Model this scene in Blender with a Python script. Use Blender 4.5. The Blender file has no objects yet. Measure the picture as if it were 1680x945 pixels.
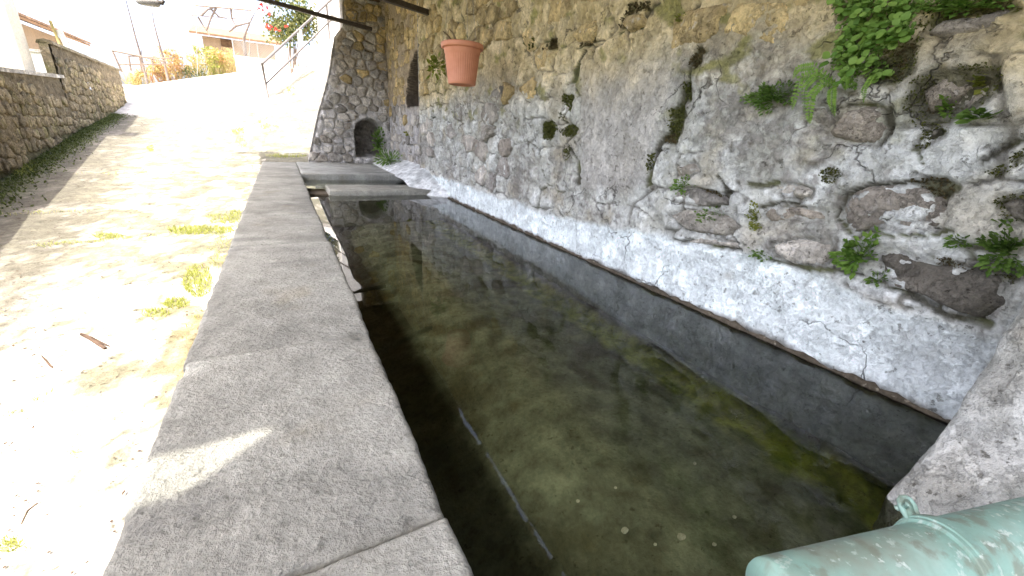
import bpy, bmesh, math, random
import numpy as np
from mathutils import Vector, Matrix
random.seed(7); rng = np.random.default_rng(7)
SC = bpy.context.scene
COL = SC.collection
R = math.radians

# ------------------------------------------------------------------ camera, sky, sun, exposure
FPX, CX, CY = 670.0, 840.0, 472.5              # focal length in pixels of the 1680x945 photograph
ROLL = R(3.5); VP = (457.0, 200.0)
_gap = (CY - (VP[1] + math.tan(ROLL) * (CX - VP[0]))) * math.cos(ROLL)
PITCH = math.atan(_gap / FPX)
_D = FPX / math.tan(PITCH)
def _cam(x, y):
    v = np.array([x - CX, -(y - CY), -FPX]); return v / np.linalg.norm(v)
_Y = _cam(*VP); _Z = -_cam(CX - math.sin(ROLL) * _D, CY + math.cos(ROLL) * _D); _X = np.cross(_Y, _Z)
RW = np.array([_X, _Y, _Z])
CAMP = np.array([0.0, 0.0, 0.65])
def ray(x, y): return RW @ np.array([x - CX, -(y - CY), -FPX])
def at(x, y, Y): d = ray(x, y); return CAMP + d * (Y / d[1])              # point of a pixel at depth Y
def atx(x, y, X): d = ray(x, y); return CAMP + d * (X / d[0])             # point of a pixel on the plane X
def atz(x, y, z): d = ray(x, y); return CAMP + d * ((z - CAMP[2]) / d[2])

cd = bpy.data.cameras.new('camera'); cam = bpy.data.objects.new('camera', cd); COL.objects.link(cam)
m4 = Matrix.Identity(4)
for i in range(3):
    for j in range(3): m4[i][j] = RW[i][j]
m4.translation = Vector(CAMP); cam.matrix_world = m4
cd.sensor_width = 36.0; cd.lens = 36.0 * FPX / 1680.0; cd.clip_start = 0.02; cd.clip_end = 2000
SC.camera = cam

SUNV = Vector((-0.42, -0.12, 1.0)).normalized()
elev = math.asin(SUNV.z); azim = math.atan2(SUNV.x, SUNV.y)
w = bpy.data.worlds.new('World'); SC.world = w; w.use_nodes = True
nt = w.node_tree; nt.nodes.clear()
sky = nt.nodes.new('ShaderNodeTexSky'); sky.sky_type = 'NISHITA'; sky.sun_disc = False
sky.sun_elevation = elev; sky.sun_rotation = azim; sky.air_density = 0.6; sky.dust_density = 6.0; sky.ozone_density = 0.6
bg = nt.nodes.new('ShaderNodeBackground'); bg.inputs[1].default_value = 0.15
wo = nt.nodes.new('ShaderNodeOutputWorld')
nt.links.new(sky.outputs[0], bg.inputs[0]); nt.links.new(bg.outputs[0], wo.inputs[0])
sd = bpy.data.lights.new('sun', 'SUN'); sd.energy = 2.15; sd.angle = R(0.55); sd.color = (1.0, 0.93, 0.82)
so = bpy.data.objects.new('sun', sd); COL.objects.link(so)
so.rotation_euler = SUNV.to_track_quat('Z', 'Y').to_euler()
SC.view_settings.view_transform = 'Standard'; SC.view_settings.look = 'None'
SC.view_settings.exposure = 2.72; SC.view_settings.gamma = 1.0
SC.cycles.max_bounces = 10; SC.cycles.diffuse_bounces = 6; SC.cycles.transparent_max_bounces = 12

# ------------------------------------------------------------------ numpy noise
_perm = rng.permutation(256).astype(np.int64); _perm = np.concatenate([_perm, _perm, _perm])
_grad = rng.normal(size=(256, 3)); _grad /= np.linalg.norm(_grad, axis=1)[:, None]
def perlin(p):
    p = np.asarray(p, float); i = np.floor(p).astype(np.int64); f = p - i; i &= 255
    u = f * f * f * (f * (f * 6 - 15) + 10); out = np.zeros(len(p))
    for dx in (0, 1):
        for dy in (0, 1):
            for dz in (0, 1):
                h = _perm[_perm[_perm[(i[:, 0] + dx) & 255] + ((i[:, 1] + dy) & 255)] + ((i[:, 2] + dz) & 255)]
                g = _grad[h]; d = f - np.array([dx, dy, dz])
                wgt = (u[:, 0] if dx else 1 - u[:, 0]) * (u[:, 1] if dy else 1 - u[:, 1]) * (u[:, 2] if dz else 1 - u[:, 2])
                out += wgt * (g * d).sum(1)
    return out * 1.5
def fbm(p, s, oct=4, gain=.5):
    p = np.asarray(p, float) * s; a = 1; o = np.zeros(len(p)); t = 0
    for k in range(oct):
        o += a * perlin(p + 17.3 * k); t += a; a *= gain; p = p * 2.03
    return o / t
def ss(a, b, x): t = np.clip((x - a) / (b - a), 0, 1); return t * t * (3 - 2 * t)
def lerp(a, b, t):
    t = np.asarray(t)[:, None]; return np.asarray(a) * (1 - t) + np.asarray(b) * t

# ------------------------------------------------------------------ linking
def link(name, me, mat=None, parent=None, label=None, cat=None, group=None, kind=None, smooth=True):
    o = bpy.data.objects.new(name, me); COL.objects.link(o)
    if mat and me and not me.materials: me.materials.append(mat)
    if parent is not None:
        o.parent = parent
        off = Vector(parent.location); p = parent.parent
        while p is not None: off += Vector(p.location); p = p.parent
        o.location = -off
    tag(o, label, cat, group, kind)
    return o
def tag(o, label=None, cat=None, group=None, kind=None):
    if label: o['label'] = label
    if cat: o['category'] = cat
    if group: o['group'] = group
    if kind: o['kind'] = kind
    return o
def thing(name, loc, label, cat, group=None):
    o = bpy.data.objects.new(name, None); COL.objects.link(o); o.location = loc; o.empty_display_size = .1
    return tag(o, label, cat, group)
def mesh(name, v, f, col=None, smooth=True):
    me = bpy.data.meshes.new(name); me.from_pydata([tuple(map(float, q)) for q in v], [], [tuple(map(int, q)) for q in f])
    if smooth: me.polygons.foreach_set('use_smooth', [True] * len(me.polygons))
    if col is not None: colour(me, col)
    me.update(); return me
def colour(me, col):
    a = me.color_attributes.new('tint', 'FLOAT_COLOR', 'POINT')
    c = np.ones((len(col), 4), np.float32); c[:, :3] = np.clip(col, 0, 1); a.data.foreach_set('color', c.ravel())
def gridmesh(name, P, nu, nv, col=None, keep=None, flip=False, smooth=True):
    """P: (nu*nv,3), index i*nv+j"""
    me = bpy.data.meshes.new(name)
    i, j = np.meshgrid(np.arange(nu - 1), np.arange(nv - 1), indexing='ij'); a = (i * nv + j).ravel()
    q = np.stack([a, a + nv, a + nv + 1, a + 1], 1)
    if flip: q = q[:, ::-1]
    if keep is not None: q = q[keep.ravel()]
    me.vertices.add(len(P)); me.vertices.foreach_set('co', np.asarray(P, np.float32).ravel())
    me.loops.add(q.size); me.loops.foreach_set('vertex_index', q.astype(np.int32).ravel())
    me.polygons.add(len(q)); me.polygons.foreach_set('loop_start', np.arange(0, q.size, 4, dtype=np.int32))
    me.update(calc_edges=True)
    me.polygons.foreach_set('use_smooth', [smooth] * len(q))
    if col is not None: colour(me, col)
    me.validate(); return me
class MB:
    def __init__(s): s.v = []; s.f = []
    def add(s, v, f):
        n = len(s.v); s.v += [tuple(q) for q in v]; s.f += [tuple(i + n for i in q) for q in f]; return s
    def box(s, a, b, jit=0):
        x0, y0, z0 = a; x1, y1, z1 = b
        v = [(x0, y0, z0), (x1, y0, z0), (x1, y1, z0), (x0, y1, z0), (x0, y0, z1), (x1, y0, z1), (x1, y1, z1), (x0, y1, z1)]
        if jit: v = [tuple(c + random.uniform(-jit, jit) for c in q) for q in v]
        return s.add(v, [(3, 2, 1, 0), (4, 5, 6, 7), (0, 1, 5, 4), (1, 2, 6, 5), (2, 3, 7, 6), (3, 0, 4, 7)])
    def tube(s, pts, rad, n=8, cap=True):
        pts = [Vector(p) for p in pts]; m = len(pts)
        if not hasattr(rad, '__len__'): rad = [rad] * m
        v = []; f = []
        t0 = (pts[1] - pts[0]).normalized(); up = Vector((0, 0, 1)) if abs(t0.z) < .9 else Vector((1, 0, 0))
        for i, p in enumerate(pts):
            t = (pts[min(i + 1, m - 1)] - pts[max(i - 1, 0)]).normalized()
            a = t.cross(up).normalized(); b = a.cross(t); up = b
            for k in range(n):
                th = 2 * math.pi * k / n; v.append(p + (a * math.cos(th) + b * math.sin(th)) * rad[i])
        for i in range(m - 1):
            for k in range(n):
                f.append((i * n + k, i * n + (k + 1) % n, (i + 1) * n + (k + 1) % n, (i + 1) * n + k))
        if cap: f.append(tuple(range(n))); f.append(tuple((m - 1) * n + k for k in reversed(range(n))))
        return s.add(v, f)
    def mesh(s, name, smooth=False): return mesh(name, s.v, s.f, smooth=smooth)
    def build(s, name, mat, parent=None, smooth=False, **k): return link(name, s.mesh(name, smooth), mat, parent, **k)

# ------------------------------------------------------------------ materials
def newmat(name):
    m = bpy.data.materials.new(name); m.use_nodes = True; nt = m.node_tree; nt.nodes.clear()
    out = nt.nodes.new('ShaderNodeOutputMaterial'); b = nt.nodes.new('ShaderNodeBsdfPrincipled')
    nt.links.new(b.outputs[0], out.inputs[0]); return m, nt, b
def N(nt, t, **k):
    n = nt.nodes.new('ShaderNode' + t)
    for a, b in k.items():
        if a[0] == 'i' and a[1:].isdigit(): n.inputs[int(a[1:])].default_value = b
        else: setattr(n, a, b)
    return n
def L(nt, a, b): nt.links.new(a, b)
def noise(nt, vec, scale, detail=6, rough=.6):
    n = N(nt, 'TexNoise'); n.inputs['Scale'].default_value = scale; n.inputs['Detail'].default_value = detail
    n.inputs['Roughness'].default_value = rough; L(nt, vec, n.inputs['Vector']); return n.outputs['Fac']
def ramp(nt, fac, stops):
    r = N(nt, 'ValToRGB'); L(nt, fac, r.inputs[0]); e = r.color_ramp.elements
    while len(e) < len(stops): e.new(.5)
    for q, (p, c) in zip(e, stops): q.position = p; q.color = (c if len(c) == 4 else (*c, 1))
    return r.outputs[0]
def mix(nt, fac, a, b, mode='MIX'):
    m = N(nt, 'Mix', data_type='RGBA', blend_type=mode)
    for s, v in ((m.inputs[0], fac), (m.inputs[6], a), (m.inputs[7], b)):
        if hasattr(v, 'links'): L(nt, v, s)
        elif isinstance(v, (int, float)): s.default_value = v
        else: s.default_value = (*v, 1)
    return m.outputs[2]
def rock(name, base=None, lo=.72, hi=1.25, scale=9, fine=70, bump=.5, bdist=.01, rough=.9, speck=None, rand=0., cracks=0., stain=None, spec=.25, flake=0., pit=0., fs=6.):
    """mineral surface: attribute or flat base colour, mottling in two sizes, pits, optional hair cracks"""
    m, nt, b = newmat(name)
    tc = N(nt, 'TexCoord').outputs['Object']
    if base is None: base = N(nt, 'Attribute', attribute_name='tint').outputs['Color']
    n1 = noise(nt, tc, scale, 8, .65); n2 = noise(nt, tc, fine, 5, .7)
    c = mix(nt, 1., base, ramp(nt, n1, [(.3, (lo,) * 3), (.7, (hi,) * 3)]), 'MULTIPLY')
    c = mix(nt, 1., c, ramp(nt, n2, [(.3, (.74,) * 3), (.5, (1,) * 3), (.72, (1.2,) * 3)]), 'MULTIPLY')
    if stain:
        n3 = noise(nt, tc, scale * .45, 5, .6)
        c = mix(nt, ramp(nt, n3, [(.5, (0,) * 3), (.68, (.8,) * 3)]), c, stain)
    if speck:
        n4 = noise(nt, tc, fine * .45, 3, .5)
        c = mix(nt, ramp(nt, n4, [(.63, (0,) * 3), (.70, (.8,) * 3)]), c, speck)
    h = n2; mixh = N(nt, 'Math', operation='MULTIPLY_ADD'); L(nt, n1, mixh.inputs[0]); mixh.inputs[1].default_value = 1.6; L(nt, n2, mixh.inputs[2]); h = mixh.outputs[0]
    for amt, sc, r0, r1, sg, dark in ((flake, fs, .50, .525, 1., 1.42), (flake * .8, fs * 2.7, .53, .55, .6, .70), (pit, fs * 5, .355, .385, 0, .34)):
        if not amt: continue
        nn = noise(nt, tc, sc, 9, .68); mk = ramp(nt, nn, [(r0, (0,) * 3), (r1, (1,) * 3)] if sg else [(r0, (1,) * 3), (r1, (0,) * 3)])
        k = N(nt, 'Math', operation='MULTIPLY'); L(nt, mk, k.inputs[0]); k.inputs[1].default_value = min(1, amt)
        c = mix(nt, k.outputs[0], c, mix(nt, 1., c, (dark,) * 3 if sg else (dark, dark * .96, dark * .86), 'MULTIPLY'))
        sb = N(nt, 'Math', operation='MULTIPLY_ADD'); L(nt, mk, sb.inputs[0]); sb.inputs[1].default_value = (.55 * sg if dark > 1 else -.4) * amt; L(nt, h, sb.inputs[2]); h = sb.outputs[0]
    if cracks:
        wv = N(nt, 'TexNoise'); wv.inputs['Scale'].default_value = 5; wv.inputs['Detail'].default_value = 5; L(nt, tc, wv.inputs['Vector'])
        ad = N(nt, 'VectorMath', operation='MULTIPLY_ADD'); L(nt, wv.outputs['Color'], ad.inputs[0]); ad.inputs[1].default_value = (.25,) * 3; L(nt, tc, ad.inputs[2])
        vo = N(nt, 'TexVoronoi', feature='DISTANCE_TO_EDGE'); vo.inputs['Scale'].default_value = cracks; L(nt, ad.outputs[0], vo.inputs['Vector'])
        ck = ramp(nt, vo.outputs['Distance'], [(0, (1,) * 3), (.012, (0,) * 3)])
        mk = ramp(nt, noise(nt, tc, 3.1, 3), [(.5, (0,) * 3), (.6, (.8,) * 3)])
        ck = mix(nt, 1., ck, mk, 'MULTIPLY'); c = mix(nt, ck, c, (.05, .045, .035))
        sb = N(nt, 'Math', operation='SUBTRACT'); L(nt, h, sb.inputs[0]); L(nt, ck, sb.inputs[1]); h = sb.outputs[0]
    if rand:
        oi = N(nt, 'ObjectInfo').outputs['Random']
        c = mix(nt, 1., c, ramp(nt, oi, [(0, (1 - rand, 1 - rand, 1 - rand)), (.5, (1, .97, .92)), (1, (1 + rand, 1 + rand * .95, 1 + rand * .8))]), 'MULTIPLY')
    L(nt, c, b.inputs['Base Color']); b.inputs['Roughness'].default_value = rough; b.inputs['Specular IOR Level'].default_value = spec
    bp = N(nt, 'Bump'); bp.inputs['Strength'].default_value = bump; bp.inputs['Distance'].default_value = bdist
    L(nt, h, bp.inputs['Height']); L(nt, bp.outputs[0], b.inputs['Normal'])
    return m
def leafmat(name, c1, c2, trans=.35):
    m, nt, b = newmat(name); tc = N(nt, 'TexCoord').outputs['Object']
    oi = N(nt, 'ObjectInfo').outputs['Random']
    g = N(nt, 'NewGeometry').outputs['Random Per Island']
    f = N(nt, 'Math', operation='ADD'); L(nt, oi, f.inputs[0]); L(nt, g, f.inputs[1])
    fr = N(nt, 'Math', operation='FRACT'); L(nt, f.outputs[0], fr.inputs[0])
    c = ramp(nt, fr.outputs[0], [(0, c1), (1, c2)])
    L(nt, c, b.inputs['Base Color']); b.inputs['Roughness'].default_value = .55; b.inputs['Specular IOR Level'].default_value = .3
    tr = N(nt, 'BsdfTranslucent'); L(nt, c, tr.inputs[0]); mx = N(nt, 'MixShader', i0=trans)
    L(nt, b.outputs[0], mx.inputs[1]); L(nt, tr.outputs[0], mx.inputs[2])
    L(nt, mx.outputs[0], [n for n in nt.nodes if n.type == 'OUTPUT_MATERIAL'][0].inputs[0]); return m
M = {}
M['plaster'] = rock('plaster', None, .77, 1.2, 8, 55, .85, .015, cracks=3.2, flake=.5, pit=.75)
M['rubble_mortar'] = rock('rubble_mortar', None, .7, 1.2, 12, 70, .8, .02, flake=.6, pit=1., fs=5)
M['stone_grey'] = rock('stone_grey', (.36, .345, .31), .68, 1.3, 9, 60, .9, .016, flake=.7, pit=.8, fs=8., rand=.32, speck=(.5, .5, .48), stain=(.22, .2, .16))
M['stone_ochre'] = rock('stone_ochre', (.50, .395, .20), .68, 1.3, 9, 60, .9, .016, flake=.7, pit=.8, fs=8., rand=.28, speck=(.5, .45, .35), stain=(.24, .2, .12))
M['stone_brown'] = rock('stone_brown', (.36, .33, .285), .68, 1.3, 10, 55, .9, .016, flake=.7, pit=.8, fs=8., rand=.15, speck=(.42, .4, .37), stain=(.17, .15, .12))
M['stone_dark'] = rock('stone_dark', (.17, .16, .14), .68, 1.3, 10, 55, .9, .016, flake=.7, pit=.8, fs=8., rand=.1, speck=(.3, .29, .26), stain=(.05, .05, .03))
M['stone_pale'] = rock('stone_pale', (.52, .50, .455), .68, 1.3, 10, 60, .9, .016, flake=.7, pit=.8, fs=8., rand=.25, speck=(.55, .54, .52), stain=(.3, .27, .24))
M['lane_stone'] = rock('lane_stone', (.27, .225, .145), .68, 1.3, 9, 50, .9, .016, flake=.7, pit=.8, fs=8., rand=.35, stain=(.2, .19, .08), speck=(.5, .46, .36))
M['rim_stone'] = rock('rim_stone', None, .80, 1.16, 6, 75, 1., .012, flake=.18, pit=.45, fs=7.)
M['concrete'] = rock('concrete', None, .7, 1.2, 14, 60, .7, .012, flake=.5, pit=.95, fs=5.)
M['basin'] = rock('basin', None, .6, 1.35, 9, 50, .6, .012, flake=.3, pit=.7, fs=7.)
M['pier'] = rock('pier', None, .8, 1.15, 11, 70, .9, .014, flake=.6, pit=.8, fs=8.)
M['limewash'] = rock('limewash', (.78, .77, .73), .92, 1.05, 4, 40, .2, .005)
M['cream_wall'] = rock('cream_wall', (.72, .66, .52), .9, 1.08, 4, 40, .2, .005)
M['tan_wall'] = rock('tan_wall', (.27, .20, .13), .85, 1.1, 3, 30, .3, .01)
M['roof_tile'] = rock('roof_tile', (.22, .14, .085), .7, 1.25, 6, 40, .4, .01, rand=.25)
M['old_wood'] = rock('old_wood', (.10, .062, .035), .6, 1.3, 5, 40, .5, .01, rand=.2)
M['pole_wood'] = rock('pole_wood', (.22, .17, .13), .7, 1.2, 8, 60, .4, .004)
M['bark'] = rock('bark', (.16, .13, .11), .7, 1.2, 10, 60, .5, .01)
M['twig'] = rock('twig', (.07, .045, .03), .6, 1.3, 14, 80, .5, .004)
M['iron'] = rock('iron', (.075, .062, .05), .7, 1.3, 20, 90, .3, .002, rough=.6)
M['white_paint'] = rock('white_paint', (.78, .77, .74), .95, 1.03, 6, 60, .1, .002, rough=.5)
M['rail_paint'] = rock('rail_paint', (.15, .13, .115), .85, 1.1, 12, 80, .2, .002, rough=.55)
M['grey_metal'] = rock('grey_metal', (.28, .27, .25), .85, 1.1, 12, 80, .2, .002, rough=.5)
M['soil'] = rock('soil', (.08, .055, .035), .6, 1.4, 30, 120, .9, .01)
M['pebble'] = rock('pebble', (.62, .6, .54), .8, 1.15, 30, 120, .3, .003, rand=.2)
M['scum'] = rock('scum', (.085, .07, .05), .5, 1.6, 14, 90, .8, .01, speck=(.3, .27, .2))
M['moss'] = leafmat('moss', (.055, .065, .015), (.14, .15, .035), .15)
M['moss_brown'] = leafmat('moss_brown', (.06, .048, .02), (.13, .10, .045), .1)
M['leaf'] = leafmat('leaf', (.11, .23, .035), (.27, .42, .09))
M['leaf_dark'] = leafmat('leaf_dark', (.10, .19, .035), (.22, .35, .08))
M['leaf_yellow'] = leafmat('leaf_yellow', (.16, .20, .03), (.34, .36, .07))
M['lane_moss'] = leafmat('lane_moss', (.06, .085, .02), (.13, .155, .04), .2)
M['fern'] = leafmat('fern', (.13, .25, .04), (.24, .38, .07))
M['grass'] = leafmat('grass', (.24, .28, .05), (.42, .43, .11))
M['straw'] = leafmat('straw', (.38, .28, .10), (.50, .42, .18), .2)
M['rust_leaf'] = leafmat('rust_leaf', (.40, .20, .09), (.50, .34, .14), .2)
M['bush_leaf'] = leafmat('bush_leaf', (.05, .075, .018), (.19, .19, .06))
M['petal'] = leafmat('petal', (.55, .04, .03), (.62, .14, .10), .2)
M['dry'] = leafmat('dry', (.28, .21, .12), (.36, .29, .18), .2)

# terracotta plastic of the pot
m, nt, b = newmat('terracotta'); tc = N(nt, 'TexCoord').outputs['Object']
c = ramp(nt, noise(nt, tc, 9, 5), [(.3, (.56, .22, .12)), (.7, (.66, .29, .17))])
L(nt, c, b.inputs['Base Color']); b.inputs['Roughness'].default_value = .55; M['terracotta'] = m
# copper patina paint
m, nt, b = newmat('copper_patina'); tc = N(nt, 'TexCoord').outputs['Object']
c = ramp(nt, noise(nt, tc, 7, 8, .65), [(.28, (.15, .25, .20)), (.5, (.22, .37, .31)), (.72, (.33, .47, .41))])
c = mix(nt, ramp(nt, noise(nt, tc, 5, 5), [(.47, (0,) * 3), (.66, (.8,) * 3)]), c, (.21, .215, .165))
mp = N(nt, 'Mapping'); mp.inputs['Scale'].default_value = (26, 26, 3); L(nt, tc, mp.inputs[0]); c = mix(nt, ramp(nt, noise(nt, mp.outputs[0], 1, 6), [(.52, (0,) * 3), (.62, (.65,) * 3)]), c, (.16, .165, .12))
c = mix(nt, ramp(nt, noise(nt, mp.outputs[0], 1.7, 4), [(.60, (0,) * 3), (.66, (.6,) * 3)]), c, (.46, .55, .50))
c = mix(nt, ramp(nt, noise(nt, tc, 45, 4), [(.64, (0,) * 3), (.7, (.7,) * 3)]), c, (.55, .62, .56))
L(nt, c, b.inputs['Base Color']); b.inputs['Roughness'].default_value = .5
bp = N(nt, 'Bump'); bp.inputs['Strength'].default_value = .25; bp.inputs['Distance'].default_value = .003
L(nt, noise(nt, tc, 40, 6), bp.inputs['Height']); L(nt, bp.outputs[0], b.inputs['Normal']); M['copper_patina'] = m
# still water: mirror by Fresnel, the rest passes, slightly tinted
m = bpy.data.materials.new('water'); m.use_nodes = True; nt = m.node_tree; nt.nodes.clear()
out = N(nt, 'OutputMaterial'); tr = N(nt, 'BsdfTransparent'); tr.inputs[0].default_value = (.74, .80, .68, 1)
gl = N(nt, 'BsdfGlossy'); gl.inputs['Roughness'].default_value = .012; gl.inputs[0].default_value = (1, 1, 1, 1)
fr = N(nt, 'Fresnel'); fr.inputs['IOR'].default_value = 1.36; mx = N(nt, 'MixShader')
tc = N(nt, 'TexCoord').outputs['Object']; bp = N(nt, 'Bump'); bp.inputs['Strength'].default_value = .02; bp.inputs['Distance'].default_value = .01
L(nt, noise(nt, tc, 5, 2), bp.inputs['Height']); L(nt, bp.outputs[0], gl.inputs['Normal']); L(nt, bp.outputs[0], fr.inputs['Normal'])
L(nt, fr.outputs[0], mx.inputs[0]); L(nt, tr.outputs[0], mx.inputs[1]); L(nt, gl.outputs[0], mx.inputs[2]); L(nt, mx.outputs[0], out.inputs[0]); M['water'] = m

# ------------------------------------------------------------------ ground
def gz(x, y):
    x = np.asarray(x, float); y = np.asarray(y, float)
    b = np.where(y < 15, -.85 + .1 * y, .65 + .12 * (np.minimum(y, 24) - 15)) - .02 * np.maximum(0, y - 24)
    b = b + .25 * np.clip(x + 5, 0, 8) * ss(15, 22, y)
    b = b + .75 * ss(-2.2, -.1, x) * ss(9.2, 13, y) * (1 - ss(15, 20, y))
    t = np.clip((x + .19) * .5 + (y - 13) * .87, 0, 4)
    b = b + .45 * t * ss(-.3, .2, x - (y - 13) * .5 + .3) * ss(11, 13, y)
    return b
def _s(a, b, x): t = min(1., max(0., (x - a) / (b - a))); return t * t * (3 - 2 * t)
def gz1(x, y):                                       # the same for one point, without array overhead
    b = -.85 + .1 * y if y < 15 else .65 + .12 * (min(y, 24) - 15)
    b += -.02 * max(0, y - 24) + .25 * min(8, max(0, x + 5)) * _s(15, 22, y) + .75 * _s(-2.2, -.1, x) * _s(9.2, 13, y) * (1 - _s(15, 20, y))
    return b + .45 * min(4, max(0, (x + .19) * .5 + (y - 13) * .87)) * _s(-.3, .2, x - (y - 13) * .5 + .3) * _s(11, 13, y)
def gnd(px, py):
    d = ray(px, py); d = d / np.linalg.norm(d); dx, dy, dz = map(float, d); t = .6; st = .05
    for _ in range(4000):
        if CAMP[2] + dz * t <= gz1(dx * t, dy * t) or dy * t > 60: break
        t += st * (1 + t * .3)
    lo = t - st * (1 + t * .3)
    for _ in range(14):
        m_ = (lo + t) / 2
        if CAMP[2] + dz * m_ <= gz1(dx * m_, dy * m_): t = m_
        else: lo = m_
    return CAMP + d * t
xs = np.unique(np.round(np.concatenate([np.linspace(-400, -12, 12), np.linspace(-12, -5, 15), np.arange(-5, -.3, .05), [-.285, -.27], np.arange(-.2, 3, .2), np.linspace(3, 12, 12), np.linspace(12, 400, 12)]), 3))
ys = np.unique(np.round(np.concatenate([np.linspace(-60, -2, 8), np.arange(-2, 8.4, .06), [8.43, 8.45], np.arange(8.5, 26, .15), np.linspace(26, 60, 18), np.linspace(70, 500, 10)]), 3))
gx, gy = np.meshgrid(xs, ys, indexing='ij'); gx = gx.ravel(); gy = gy.ravel()
P2 = np.stack([gx, gy, 0 * gx], 1)
n1 = fbm(P2, .9, 5); n2 = fbm(P2, 5, 4); n3 = fbm(P2 + 40, 2.2, 4)
z = gz(gx, gy) + n1 * .02 + n2 * .008
hole = (gx > -.28) & (gy < 8.44)
z = np.where(hole, -1.2, z)
clean = ss(14.2, 15.2, gy + .5 * n3)
gc = np.tile(np.array([.46, .435, .385]), (len(gx), 1))
mossy = ss(-.10, .16, n3 + .5 * n2 + .9 * fbm(P2 + 8, 16, 3) + .34 * ss(2.6, 4.4, gy) - .12) * (1 - clean)
gc = lerp(gc, lerp((.155, .15, .105), (.10, .096, .06), ss(-.2, .3, n2)), mossy * .92)
nearrim = ss(-1.05, -.45, gx) * ss(1.9, 2.6, gy) * (1 - ss(3.5, 4.6, gy))
gc = lerp(gc, (.15, .125, .065), nearrim * ss(-.1, .25, n3 + .1))
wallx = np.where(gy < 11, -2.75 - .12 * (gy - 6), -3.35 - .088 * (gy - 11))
gc = lerp(gc, (.095, .088, .07), (1 - ss(.8, 1.3, gx - wallx + .4 * n3)) * .8 * (1 - clean))  # dirty strip by the lane wall, coloured darker to deepen its shade
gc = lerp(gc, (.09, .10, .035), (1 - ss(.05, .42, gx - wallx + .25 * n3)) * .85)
gc = lerp(gc, (.56, .54, .50), clean)
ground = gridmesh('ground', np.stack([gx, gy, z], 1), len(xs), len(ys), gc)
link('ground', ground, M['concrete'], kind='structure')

# ------------------------------------------------------------------ rubble masonry helpers
def clip(poly, p, n):
    out = []
    for k in range(len(poly)):
        a = poly[k]; b = poly[(k + 1) % len(poly)]
        da = (a - p) @ n; db = (b - p) @ n
        if da <= 0: out.append(a)
        if (da < 0) != (db < 0) and abs(da - db) > 1e-12: out.append(a + (b - a) * (da / (da - db)))
    return out
def cells(u0, u1, v0, v1, su, sv, jit=.36, seed=1):
    r = np.random.default_rng(seed); nu = int((u1 - u0) / su) + 3; nv = int((v1 - v0) / sv) + 3
    S = {}
    for j in range(nv):
        shift = r.uniform(0, 1)
        for i in range(nu):
            S[i, j] = np.array([i - 1 + shift + r.uniform(-jit, jit), j - 1 + r.uniform(-jit, jit) * .8])
    out = []
    for (i, j), s in S.items():
        poly = [s + np.array(q) for q in ((-1.3, -1.3), (1.3, -1.3), (1.3, 1.3), (-1.3, 1.3))]
        for di in (-2, -1, 0, 1, 2):
            for dj in (-2, -1, 0, 1, 2):
                t = S.get((i + di, j + dj))
                if t is None or (di == 0 and dj == 0): continue
                poly = clip(poly, (s + t) / 2, t - s)
                if len(poly) < 3: break
            if len(poly) < 3: break
        if len(poly) < 3: continue
        q = np.array(poly) * (su, sv) + (u0, v0); c = np.array(s) * (su, sv) + (u0, v0)
        if u0 - .05 < c[0] < u1 + .05 and v0 - .05 < c[1] < v1 + .05: out.append((c, q))
    seeds = np.array([np.array(s) * (su, sv) + (u0, v0) for s in S.values()])
    return out, seeds
def edge_dist(U, V, seeds, su, sv):
    """F2-F1 in metres-ish, and index of nearest seed"""
    q = np.stack([U / su, V / sv], 1); s = seeds / (su, sv); e = np.empty(len(q)); idx = np.empty(len(q), int)
    for k in range(0, len(q), 4000):
        d = ((q[k:k + 4000, None, :] - s[None]) ** 2).sum(2); a = np.argpartition(d, 1, axis=1)[:, :2]
        dd = np.take_along_axis(d, a, 1); o = dd.argsort(1); dd = np.sqrt(np.take_along_axis(dd, o, 1)); a = np.take_along_axis(a, o, 1)
        e[k:k + 4000] = dd[:, 1] - dd[:, 0]; idx[k:k + 4000] = a[:, 0]
    return e, idx
def stone_mesh(poly, proud, gap, frame, rough=.006, round_=True, n_max=12, sink=.03, tilt=.25):
    """one rubble stone on a wall: outline shrunk by the joint, corners rounded, face domed and uneven"""
    c = poly.mean(0); q = poly
    d = np.linalg.norm(q - c, axis=1).mean(); k = max(.45, 1 - gap / max(d, .02)); q = c + (q - c) * k
    if round_:
        q = np.concatenate([np.stack([.88 * q + .12 * np.roll(q, -1, 0), .12 * q + .88 * np.roll(q, -1, 0)], 1).reshape(-1, 2)])
    if len(q) > n_max:                                   # resample the outline evenly
        L_ = np.linalg.norm(np.roll(q, -1, 0) - q, axis=1); cum = np.concatenate([[0], L_.cumsum()]); t = np.linspace(0, cum[-1], n_max, endpoint=False)
        qq = np.vstack([q, q[:1]]); q = np.stack([np.interp(t, cum, qq[:, 0]), np.interp(t, cum, qq[:, 1])], 1)
    n = len(q); q = q + rng.normal(0, min(.012, d * .06), q.shape)
    tu, tv = rng.normal(0, tilt, 2) * proud / max(d, .05)
    V = []
    for sc, h in ((1.0, -sink), (.965, proud * .72), (.6, proud * 1.0)):
        for p in q:
            w = c + (p - c) * sc
            V.append((*w, h + (0 if h < 0 else (w - c) @ (tu, tv) + rng.normal(0, rough))))
    V.append((*c, proud * 1.02 + rng.normal(0, rough)))
    F = []
    for r_ in range(2):
        for k in range(n):
            a, b = r_ * n + k, r_ * n + (k + 1) % n; F.append((a, b, b + n, a + n))
    for k in range(n): F.append((2 * n + k, 2 * n + (k + 1) % n, 3 * n))
    return [frame(*p) for p in V], F
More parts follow.
